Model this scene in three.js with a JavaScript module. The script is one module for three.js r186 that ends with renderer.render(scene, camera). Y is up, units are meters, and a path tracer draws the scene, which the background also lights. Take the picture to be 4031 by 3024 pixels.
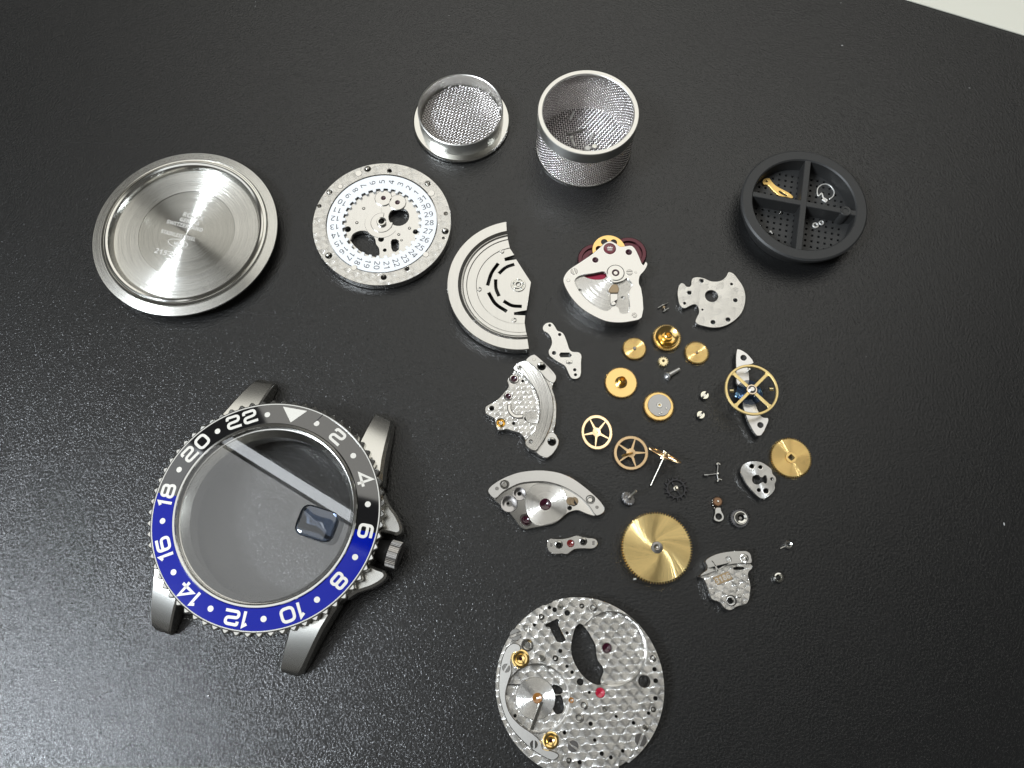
import * as THREE from 'three';
import { mergeGeometries, toCreasedNormals } from 'three/addons/utils/BufferGeometryUtils.js';
import { FontLoader } from 'three/addons/loaders/FontLoader.js';
import { RectAreaLightUniformsLib } from 'three/addons/lights/RectAreaLightUniformsLib.js';

// ---------------------------------------------------------------- camera, lamps, exposure
// Distances in the builders are millimetres (x right, y away from the viewer, z up); meshes are stored in metres.
const MM = 0.001;
const P3 = (x, y, z) => new THREE.Vector3(x * MM, z * MM, -y * MM);
const scene = new THREE.Scene();
scene.background = new THREE.Color(0.08, 0.078, 0.074);            // the dim far side of the room
const camera = new THREE.PerspectiveCamera(53.07, 4 / 3, 0.005, 20);
camera.position.copy(P3(0, 0, 141.6));
camera.rotation.set(-Math.PI / 2 + THREE.MathUtils.degToRad(18.36), 0, 0);
scene.add(camera);
const renderer = new THREE.WebGLRenderer({ antialias: true });
renderer.setSize(1024, 768);
renderer.shadowMap.enabled = true;
renderer.toneMapping = THREE.LinearToneMapping;
renderer.toneMappingExposure = 1.22;
RectAreaLightUniformsLib.init();
// lamp frames: the left group is turned -30.7 degrees, the far one -38.5
const frame = (deg, e, n) => { const a = deg * Math.PI / 180; return [e * Math.cos(a) - n * Math.sin(a), e * Math.sin(a) + n * Math.cos(a)]; };
const LAMPS = [
  // name, label, size along / across, centre, turn, radiance, colour, height
  ['ceiling_light_panel', 'small bright cool white light panel hanging above the left of the desk', 420, 420, [-990, -330], -30.7, 47.0, [0.92, 1.0, 1.08], 1150],
  ['ceiling_light_panel', 'wide soft white ceiling light panel above the left half of the desk', 1300, 930, frame(-30.7, -650, -429), -30.7, 0.9, [0.98, 1.0, 1.0], 1200],
  ['ceiling_light_panel', 'large warm white ceiling light panel beyond the far edge of the desk', 1650, 1400, frame(-38.5, -575, 923), -38.5, 1.05, [1.0, 0.98, 0.91], 1205],
  ['tube_light', 'thin cool white tube light along the edge of the wide ceiling panel', 1000, 17, frame(-30.7, -500, 30), -30.7, 2.4, [0.95, 1.0, 1.04], 1180],
];

// ---------------------------------------------------------------- helpers
let seed = 7;
const rnd = () => { seed = (seed * 1664525 + 1013904223) >>> 0; return seed / 4294967296; };
const hash = (a, b = 0) => { let h = Math.imul(a | 0, 374761393) ^ Math.imul(b | 0, 668265263); h = Math.imul(h ^ (h >>> 13), 1274126177); return ((h ^ (h >>> 16)) >>> 0) / 4294967296; };
const noise1 = (x, k) => { const i = Math.floor(x), f = x - i, s = f * f * (3 - 2 * f); return hash(i, k) * (1 - s) + hash(i + 1, k) * s; };
const TAU = Math.PI * 2, RAD = Math.PI / 180;
const taken = {};
const numbered = (n) => { const k = taken[n] = (taken[n] ?? -1) + 1; return k ? n + '_' + String(k).padStart(3, '0') : n; };
function tag(o, label, category, group) { o.userData = { label, category }; if (group) o.userData.group = group; return o; }
function thing(name, label, category, [x, y], z = 0, turn = 0, group) {
  const g = new THREE.Group(); g.name = numbered(name); g.position.copy(P3(x, y, z)); g.rotation.y = turn; scene.add(g);
  return tag(g, label, category, group);
}
function structure(m) { m.userData.kind = 'structure'; return m; }
function bucket(geos) {          // joins geometries, keeping the two material slots (0 faces, 1 edges)
  const b = [[], []];
  for (const g0 of geos) {
    const g = g0.index ? g0.toNonIndexed() : g0;
    const n = g.attributes.position.count;
    const groups = g.groups.length ? g.groups : [{ start: 0, count: n, materialIndex: 0 }];
    for (const q of groups) {
      const h = new THREE.BufferGeometry();
      for (const a of ['position', 'normal', 'uv']) { const s = g.attributes[a].itemSize; h.setAttribute(a, new THREE.BufferAttribute(g.attributes[a].array.slice(q.start * s, (q.start + q.count) * s), s)); }
      b[q.materialIndex ? 1 : 0].push(h);
    }
  }
  const all = [...b[0], ...b[1]];
  const out = mergeGeometries(all, false);
  const c0 = b[0].reduce((s, g) => s + g.attributes.position.count, 0), c1 = b[1].reduce((s, g) => s + g.attributes.position.count, 0);
  if (c0) out.addGroup(0, c0, 0);
  if (c1) out.addGroup(c0, c1, 1);
  return out;
}
function mesh(name, geos, mat, parent = scene) {
  const g = bucket(Array.isArray(geos) ? geos : [geos]);
  g.scale(MM, MM, MM);
  const two = g.groups.some((q) => q.materialIndex === 1);
  let m = mat;
  if (Array.isArray(mat) && !two) { m = mat[g.groups[0]?.materialIndex ?? 0]; g.clearGroups(); } else if (!Array.isArray(mat)) g.clearGroups();
  const o = new THREE.Mesh(g, m);
  o.name = parent === scene ? numbered(name) : name;
  o.castShadow = o.receiveShadow = true;
  parent.add(o);
  return o;
}
const at = (g, x, y, z = 0) => g.translate(x, z, -y);
const turnZ = (g, a) => g.rotateY(a);
// planar texture coordinates for faces, from the shape's own x and y
function planar(g, sx, sy = sx, ox = 0.5, oy = 0.5, rot = 0) {
  const p = g.attributes.position, uv = g.attributes.uv, c = Math.cos(rot), s = Math.sin(rot);
  for (let i = 0; i < p.count; i++) { const x = p.getX(i), y = -p.getZ(i); uv.setXY(i, (c * x + s * y) / sx + ox, (-s * x + c * y) / sy + oy); }
  return g;
}
function ext(shape, z0, z1, bevel = 0.05, seg = 20) {
  const d = z1 - z0, b = Math.min(bevel, d * 0.4);
  const g = new THREE.ExtrudeGeometry(shape, { depth: d - 2 * b, bevelEnabled: b > 0, bevelThickness: b, bevelSize: b, bevelOffset: -b, bevelSegments: 1, curveSegments: seg });
  g.translate(0, 0, z0 + b); g.rotateX(-Math.PI / 2);
  return g;
}
function lathe(pts, seg = 64, p0 = 0, pl = TAU, crease = 0.35) {
  const g = new THREE.LatheGeometry(pts.map(([r, z]) => new THREE.Vector2(Math.max(r, 1e-4), z)), seg, p0, pl);
  return toCreasedNormals(g, crease);
}
const V2 = (p) => new THREE.Vector2(p[0], p[1]);
const turnedPts = (pts, a) => pts.map(([x, y]) => [x * Math.cos(a) - y * Math.sin(a), x * Math.sin(a) + y * Math.cos(a)]);
function smooth(pts, n = 3, tension = 0.5) {
  const c = new THREE.CatmullRomCurve3(pts.map(([x, y]) => new THREE.Vector3(x, y, 0)), true, 'centripetal', tension);
  return c.getPoints(pts.length * n).slice(0, -1).map((v) => [v.x, v.y]);
}
const poly = (pts) => new THREE.Shape(pts.map(V2));
const path = (pts) => new THREE.Path(pts.map(V2));
const circlePts = (x, y, r, n = 24) => Array.from({ length: n }, (_, i) => [x + r * Math.cos(i / n * TAU), y + r * Math.sin(i / n * TAU)]);
function withHoles(shape, holes, n = 22) { for (const h of holes) shape.holes.push(path(typeof h[0] === 'number' ? circlePts(h[0], h[1], h[2], n) : h)); return shape; }
const disc = (r, n = 64) => poly(circlePts(0, 0, r, n));
const ring = (r, ri, n = 64) => withHoles(disc(r, n), [circlePts(0, 0, ri, n)]);
function roundPath(pts, r, closed) {
  const out = [], n = pts.length;
  for (let i = 0; i < n; i++) {
    if (!closed && (i === 0 || i === n - 1)) { out.push(pts[i]); continue; }
    const a = pts[(i + n - 1) % n], b = pts[i], c = pts[(i + 1) % n];
    const la = Math.hypot(a[0] - b[0], a[1] - b[1]), lc = Math.hypot(c[0] - b[0], c[1] - b[1]), q = Math.min(r, la / 2.01, lc / 2.01);
    const p = [b[0] + (a[0] - b[0]) / la * q, b[1] + (a[1] - b[1]) / la * q], s = [b[0] + (c[0] - b[0]) / lc * q, b[1] + (c[1] - b[1]) / lc * q];
    for (let k = 0; k <= 5; k++) { const t = k / 5, u = 1 - t; out.push([u * u * p[0] + 2 * u * t * b[0] + t * t * s[0], u * u * p[1] + 2 * u * t * b[1] + t * t * s[1]]); }
  }
  return out;
}
function stroke(pts, w, closed = false) {             // a line of even width as one shape
  const n = pts.length, L = [], R = [];
  for (let i = 0; i < n; i++) {
    const a = pts[closed ? (i + n - 1) % n : Math.max(i - 1, 0)], b = pts[i], c = pts[closed ? (i + 1) % n : Math.min(i + 1, n - 1)];
    let d1 = [b[0] - a[0], b[1] - a[1]], d2 = [c[0] - b[0], c[1] - b[1]];
    const l1 = Math.hypot(...d1), l2 = Math.hypot(...d2);
    d1 = l1 > 1e-9 ? [d1[0] / l1, d1[1] / l1] : [d2[0] / l2, d2[1] / l2]; d2 = l2 > 1e-9 ? [d2[0] / l2, d2[1] / l2] : d1;
    let m = [-(d1[1] + d2[1]), d1[0] + d2[0]]; const lm = Math.hypot(...m) || 1; m = [m[0] / lm, m[1] / lm];
    const k = Math.min(w / 2 / Math.max(0.35, m[0] * -d1[1] + m[1] * d1[0]), w);
    L.push([b[0] + m[0] * k, b[1] + m[1] * k]); R.push([b[0] - m[0] * k, b[1] - m[1] * k]);
  }
  if (!closed) return poly([...L, ...R.reverse()]);
  const area = (p) => Math.abs(p.reduce((s, q, i) => s + q[0] * p[(i + 1) % n][1] - q[1] * p[(i + 1) % n][0], 0));
  return area(L) > area(R) ? withHoles(poly(L), [R]) : withHoles(poly(R), [L]);
}
function gearPts(n, r, depth, fill = 0.5) {
  const p = [];
  for (let i = 0; i < n; i++) for (const [f, q] of [[-0.5 * fill - 0.12, 1], [-0.5 * fill + 0.1, 0], [0.5 * fill - 0.1, 0], [0.5 * fill + 0.12, 1]]) { const a = (i + f) / n * TAU; p.push([(r - q * depth) * Math.cos(a), (r - q * depth) * Math.sin(a)]); }
  return p;
}
const gear = (n, r, depth, fill) => poly(gearPts(n, r, depth, fill));
function tube(pts, r, seg = 24, rad = 8) { return new THREE.TubeGeometry(new THREE.CatmullRomCurve3(pts.map(([x, y, z]) => new THREE.Vector3(x, z, -y)), false, 'centripetal'), seg, r, rad, false); }
function rod(a, b, r0, r1 = r0, seg = 16) {           // tapered rod with end caps
  const A = new THREE.Vector3(a[0], a[2], -a[1]), B = new THREE.Vector3(b[0], b[2], -b[1]), d = B.clone().sub(A), l = d.length();
  const g = new THREE.CylinderGeometry(r1, r0, l, seg); g.translate(0, l / 2, 0);
  g.applyQuaternion(new THREE.Quaternion().setFromUnitVectors(new THREE.Vector3(0, 1, 0), d.normalize())); g.translate(A.x, A.y, A.z); g.clearGroups();
  return g;
}
function loft(sections) {                              // sections: rings of [x, y, z] with equal counts
  const n = sections[0].length, pos = [], quad = (a, b, c, d) => pos.push(...a, ...b, ...c, ...a, ...c, ...d), T = (p) => [p[0], p[2], -p[1]];
  for (let s = 0; s + 1 < sections.length; s++) for (let i = 0; i < n; i++) quad(T(sections[s][i]), T(sections[s][(i + 1) % n]), T(sections[s + 1][(i + 1) % n]), T(sections[s + 1][i]));
  for (const s of [sections[0], sections[sections.length - 1]]) for (let i = 1; i + 1 < n; i++) pos.push(...T(s[0]), ...T(s[i]), ...T(s[i + 1]));
  const g = new THREE.BufferGeometry(); g.setAttribute('position', new THREE.Float32BufferAttribute(pos, 3));
  g.setAttribute('uv', new THREE.Float32BufferAttribute(new Float32Array(pos.length / 3 * 2), 2)); g.computeVertexNormals();
  return toCreasedNormals(g, 0.45);
}
const orient = (o, nx, ny, nz, spin = 0) => { o.quaternion.setFromUnitVectors(new THREE.Vector3(0, 1, 0), new THREE.Vector3(nx, nz, -ny).normalize()); o.rotateY(spin); return o; };

// ---------------------------------------------------------------- textures: fine relief of machined metal, desk grain
function normalTexture(n, fn, m = n, crisp = true) {
  const d = new Uint8Array(n * m * 4);
  for (let j = 0; j < m; j++) for (let i = 0; i < n; i++) {
    const [a, b] = fn((i + 0.5) / n, (j + 0.5) / m), l = 1 / Math.hypot(a, b, 1), k = (j * n + i) * 4;
    d[k] = Math.round((a * l * 0.5 + 0.5) * 255); d[k + 1] = Math.round((b * l * 0.5 + 0.5) * 255); d[k + 2] = Math.round((l * 0.5 + 0.5) * 255); d[k + 3] = 255;
  }
  const t = new THREE.DataTexture(d, n, m, THREE.RGBAFormat); t.wrapS = t.wrapT = THREE.RepeatWrapping; t.magFilter = t.minFilter = crisp ? THREE.NearestFilter : THREE.LinearFilter; t.needsUpdate = true;
  return t;
}
const groove = (x, k) => { const i = Math.floor(x), t = 0.04 + 0.92 * ((((i * 0.61803399 + k * 0.37) % 1) + 1) % 1); return 0.27 * Math.log(t / (1 - t)) + 0.12 * (hash(i, k) - 0.5); };
const texTurned = normalTexture(1024, (u, v) => { const x = u * 2 - 1, y = v * 2 - 1, r = Math.hypot(x, y) + 1e-6, s = 0.8 * groove(r * 512, 3); return [x / r * s, y / r * s]; });
const texSunray = normalTexture(1024, (u, v) => { const x = u * 2 - 1, y = v * 2 - 1, r = Math.hypot(x, y) + 1e-6, a = Math.atan2(y, x) / TAU + 0.5, s = 0.75 * groove(a * 1500, 5) * (0.75 + 0.5 * noise1(a * 23, 4)); return [-y / r * s, x / r * s]; });
const texSnail = normalTexture(1024, (u, v) => { const x = u * 2 - 1, y = v * 2 - 1, r = Math.hypot(x, y) + 1e-6, w = 0.35, a = Math.atan2(y, x) - w / (r + 0.08), s = 0.75 * groove((a / TAU + 9) * 1500, 7) * (0.7 + 0.6 * noise1((a / TAU + 9) * 31, 6)), t = Math.atan(w * r / ((r + 0.08) * (r + 0.08))); const c = Math.cos(t), q = Math.sin(t); return [s * (-y / r * c + x / r * q), s * (x / r * c + y / r * q)]; });
const texRows = normalTexture(8, (u, v) => [0, 0.6 * groove(v * 500, 9)], 1024);
const texLines = normalTexture(1024, (u, v) => [0.3 * groove(u * 480 + 2 * hash(Math.floor(v * 3)), 11), 0], 64);
const PERL = [15.2, 18.4];
const texPearl = normalTexture(2048, (u, v) => {
  const X = u * 15.2, Y = v * 18.4, px = 1.9, py = 1.15; let best = -1, bx = 0, by = 0, bid = 0;
  const row0 = Math.floor(Y / py);
  for (let j = row0 - 2; j <= row0 + 2 && best < 0; j++) for (let i = Math.floor(X / px) + 2; i >= Math.floor(X / px) - 2; i--) {
    const jj = ((j % 16) + 16) % 16, ii = ((i % 8) + 8) % 8, id = jj * 8 + ii;
    const cx = (i + (jj % 2) * 0.5) * px + 0.2 * (hash(id, 1) - 0.5), cy = (j + 0.5) * py + 0.14 * (hash(id, 2) - 0.5), d = Math.hypot(X - cx, Y - cy);
    if (d < 1.3) { best = 1; bx = X - cx; by = Y - cy; bid = id; break; }
  }
  if (best < 0) return [0, 0];
  const r = Math.hypot(bx, by) + 1e-6, s = (0.42 + 0.34 * hash(bid, 41)) * groove(r * 120, 20 + bid) + 0.02 * (r / 1.3 - 0.5) + (r > 1.22 ? 0.14 * hash(bid, 43) : 0);
  return [bx / r * s + 0.07 * (hash(bid, 31) - 0.5), by / r * s + 0.07 * (hash(bid, 37) - 0.5)];
});
function perlin(N) {           // periodic gradient noise with N cells a side
  return (x, y, k) => {
    x *= N; y *= N; const i = Math.floor(x), j = Math.floor(y), f = x - i, g = y - j, s = f * f * f * (f * (f * 6 - 15) + 10), t = g * g * g * (g * (g * 6 - 15) + 10);
    const gr = (a, b, dx, dy) => { const h = hash(((a % N) + N) % N + k * 7919, ((b % N) + N) % N) * TAU; return Math.cos(h) * dx + Math.sin(h) * dy; };
    return (gr(i, j, f, g) * (1 - s) + gr(i + 1, j, f - 1, g) * s) * (1 - t) + (gr(i, j + 1, f, g - 1) * (1 - s) + gr(i + 1, j + 1, f - 1, g - 1) * s) * t;
  };
}
const GRAIN = 40;
const texDesk = (() => {
  const N = 2048, h = new Float32Array(N * N), a = perlin(92), b = perlin(176), c = perlin(300);
  for (let j = 0; j < N; j++) for (let i = 0; i < N; i++) { const u = i / N, v = j / N; h[j * N + i] = 0.45 * a(u, v, 1) + 0.7 * Math.abs(b(u, v, 2)) + 0.36 * c(u, v, 3); }
  const e = GRAIN / N, S = 0.05;
  return normalTexture(N, (u, v) => { const i = Math.floor(u * N), j = Math.floor(v * N), q = (x, y) => h[((y + N) % N) * N + (x + N) % N]; return [-(q(i + 1, j) - q(i - 1, j)) / (2 * e) * S, -(q(i, j + 1) - q(i, j - 1)) / (2 * e) * S]; }, N, false);
})();

// ---------------------------------------------------------------- materials
const C = (r, g, b) => new THREE.Color().setRGB(r, g, b);
const metal = (c, roughness, tex, extra = {}) => new THREE.MeshPhysicalMaterial({ color: C(...c), metalness: 1, roughness, ...(tex ? { normalMap: tex } : {}), ...extra });
const STEEL = [0.66, 0.655, 0.62], RHOD = [0.68, 0.67, 0.645], BRASS = [0.88, 0.62, 0.25];
const texWear = (() => {        // desk wear: faint smears and hairline scuffs, as roughness
  const N = 1024, d = new Uint8Array(N * N * 4), a = perlin(5), b = perlin(17), c = perlin(60), v = new Float32Array(N * N);
  for (let j = 0; j < N; j++) for (let i = 0; i < N; i++) { const u = i / N, w = j / N; v[j * N + i] = 0.62 + 0.10 * a(u, w, 4) + 0.10 * b(u, w, 5) + 0.06 * c(u, w, 6); }
  for (let k = 0; k < 130; k++) { let x = rnd() * N, y = rnd() * N, t = -0.5 + rnd() * 1.4, l = 12 + rnd() * rnd() * 160, e = 0.12 + 0.22 * rnd(); for (let q = 0; q < l; q++) { x += Math.cos(t); y += Math.sin(t); t += (rnd() - 0.5) * 0.03; if (rnd() < 0.75) v[(((y | 0) % N + N) % N) * N + (((x | 0) % N + N) % N)] += e; } }
  for (let i = 0; i < N * N; i++) { const q = Math.max(0, Math.min(255, Math.round(v[i] * 255))); d[i * 4] = d[i * 4 + 1] = d[i * 4 + 2] = q; d[i * 4 + 3] = 255; }
  const t = new THREE.DataTexture(d, N, N, THREE.RGBAFormat); t.wrapS = t.wrapT = THREE.RepeatWrapping; t.magFilter = t.minFilter = THREE.LinearFilter; t.repeat.set(GRAIN / 210, GRAIN / 210); t.needsUpdate = true; return t;
})();
const M = {
  polished: metal(STEEL, 0.12), satin: metal(STEEL, 0.24), brushed: metal(STEEL, 0.26, texLines), turned: metal(STEEL, 0.2, texTurned), rows: metal(STEEL, 0.22, texRows), frost: metal([0.86, 0.85, 0.82], 0.55),
  rhod: metal(RHOD, 0.22), rhodPol: metal(RHOD, 0.14), pearl: metal(RHOD, 0.2, texPearl), pearlSoft: metal([0.68, 0.67, 0.64], 0.24, texPearl, { normalScale: new THREE.Vector2(0.75, 0.75) }), plate: metal([0.71, 0.70, 0.675], 0.26, texLines, { normalScale: new THREE.Vector2(0.35, 0.35) }), rhodTurned: metal(RHOD, 0.18, texTurned),
  rotor: metal([0.69, 0.68, 0.65], 0.3, texLines, { normalScale: new THREE.Vector2(0.25, 0.25) }),
  etch: metal([0.74, 0.73, 0.70], 0.5),
  screw: metal([0.50, 0.49, 0.47], 0.16),
  dark: metal([0.30, 0.29, 0.28], 0.3), bronze: metal([0.32, 0.25, 0.17], 0.3),
  gold: metal(BRASS, 0.26), goldPol: metal([0.92, 0.66, 0.26], 0.14), goldTurned: metal(BRASS, 0.2, texTurned), goldSun: metal(BRASS, 0.2, texSunray), goldSnail: metal([0.74, 0.56, 0.25], 0.2, texSnail), roseGold: metal([0.86, 0.60, 0.33], 0.38), yellow: metal([0.95, 0.66, 0.24], 0.42),
  purple: metal([0.115, 0.048, 0.058], 0.26), blueSteel: metal([0.07, 0.12, 0.22], 0.2),
  ruby: new THREE.MeshPhysicalMaterial({ color: C(0.034, 0.003, 0.012), roughness: 0.08, ior: 1.7 }),
  rubyBright: new THREE.MeshPhysicalMaterial({ color: C(0.42, 0.012, 0.04), roughness: 0.12, ior: 1.77 }),
  amber: new THREE.MeshPhysicalMaterial({ color: C(0.30, 0.13, 0.03), roughness: 0.2, ior: 1.77 }),
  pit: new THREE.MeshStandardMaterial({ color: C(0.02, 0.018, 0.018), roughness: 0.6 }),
  white: new THREE.MeshPhysicalMaterial({ color: C(0.88, 0.89, 0.90), roughness: 0.45 }),
  ink: new THREE.MeshStandardMaterial({ color: C(0.025, 0.025, 0.03), roughness: 0.6 }),
  ceramicBlack: new THREE.MeshPhysicalMaterial({ color: C(0.006, 0.006, 0.007), roughness: 0.05, ior: 2.15 }),
  ceramicBlue: new THREE.MeshPhysicalMaterial({ color: C(0.001, 0.009, 0.29), roughness: 0.08, ior: 1.36 }),
  numeral: new THREE.MeshPhysicalMaterial({ color: C(0.80, 0.77, 0.70), roughness: 0.4 }),
  glass: new THREE.MeshPhysicalMaterial({ color: C(1, 1, 1), roughness: 0.01, ior: 1.77, transmission: 1, thickness: 0 }),
  lens: new THREE.MeshPhysicalMaterial({ color: C(0.36, 0.43, 0.56), roughness: 0.01, ior: 1.77, transmission: 1, thickness: 1 }),
  plastic: new THREE.MeshPhysicalMaterial({ color: C(0.028, 0.028, 0.0275), roughness: 0.48 }),
  rubber: new THREE.MeshStandardMaterial({ color: C(0.012, 0.012, 0.012), roughness: 0.7 }),
  band: metal([0.78, 0.77, 0.73], 0.36), wire: metal([0.80, 0.77, 0.76], 0.24),
  desk: new THREE.MeshPhysicalMaterial({ color: C(0.0105, 0.0105, 0.0104), roughness: 0.32, ior: 1.52, normalMap: texDesk, roughnessMap: texWear }),
  deskEdge: new THREE.MeshStandardMaterial({ color: C(0.018, 0.018, 0.018), roughness: 0.5 }),
  paper: new THREE.MeshStandardMaterial({ color: C(0.72, 0.70, 0.60), roughness: 0.9 }),
  dust: new THREE.MeshStandardMaterial({ color: C(0.5, 0.5, 0.48), roughness: 0.9 }),
  paint: new THREE.MeshStandardMaterial({ color: C(0.8, 0.79, 0.76), roughness: 0.9 }),
  lampBody: new THREE.MeshStandardMaterial({ color: C(0.75, 0.75, 0.74), roughness: 0.5 }),
};

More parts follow.
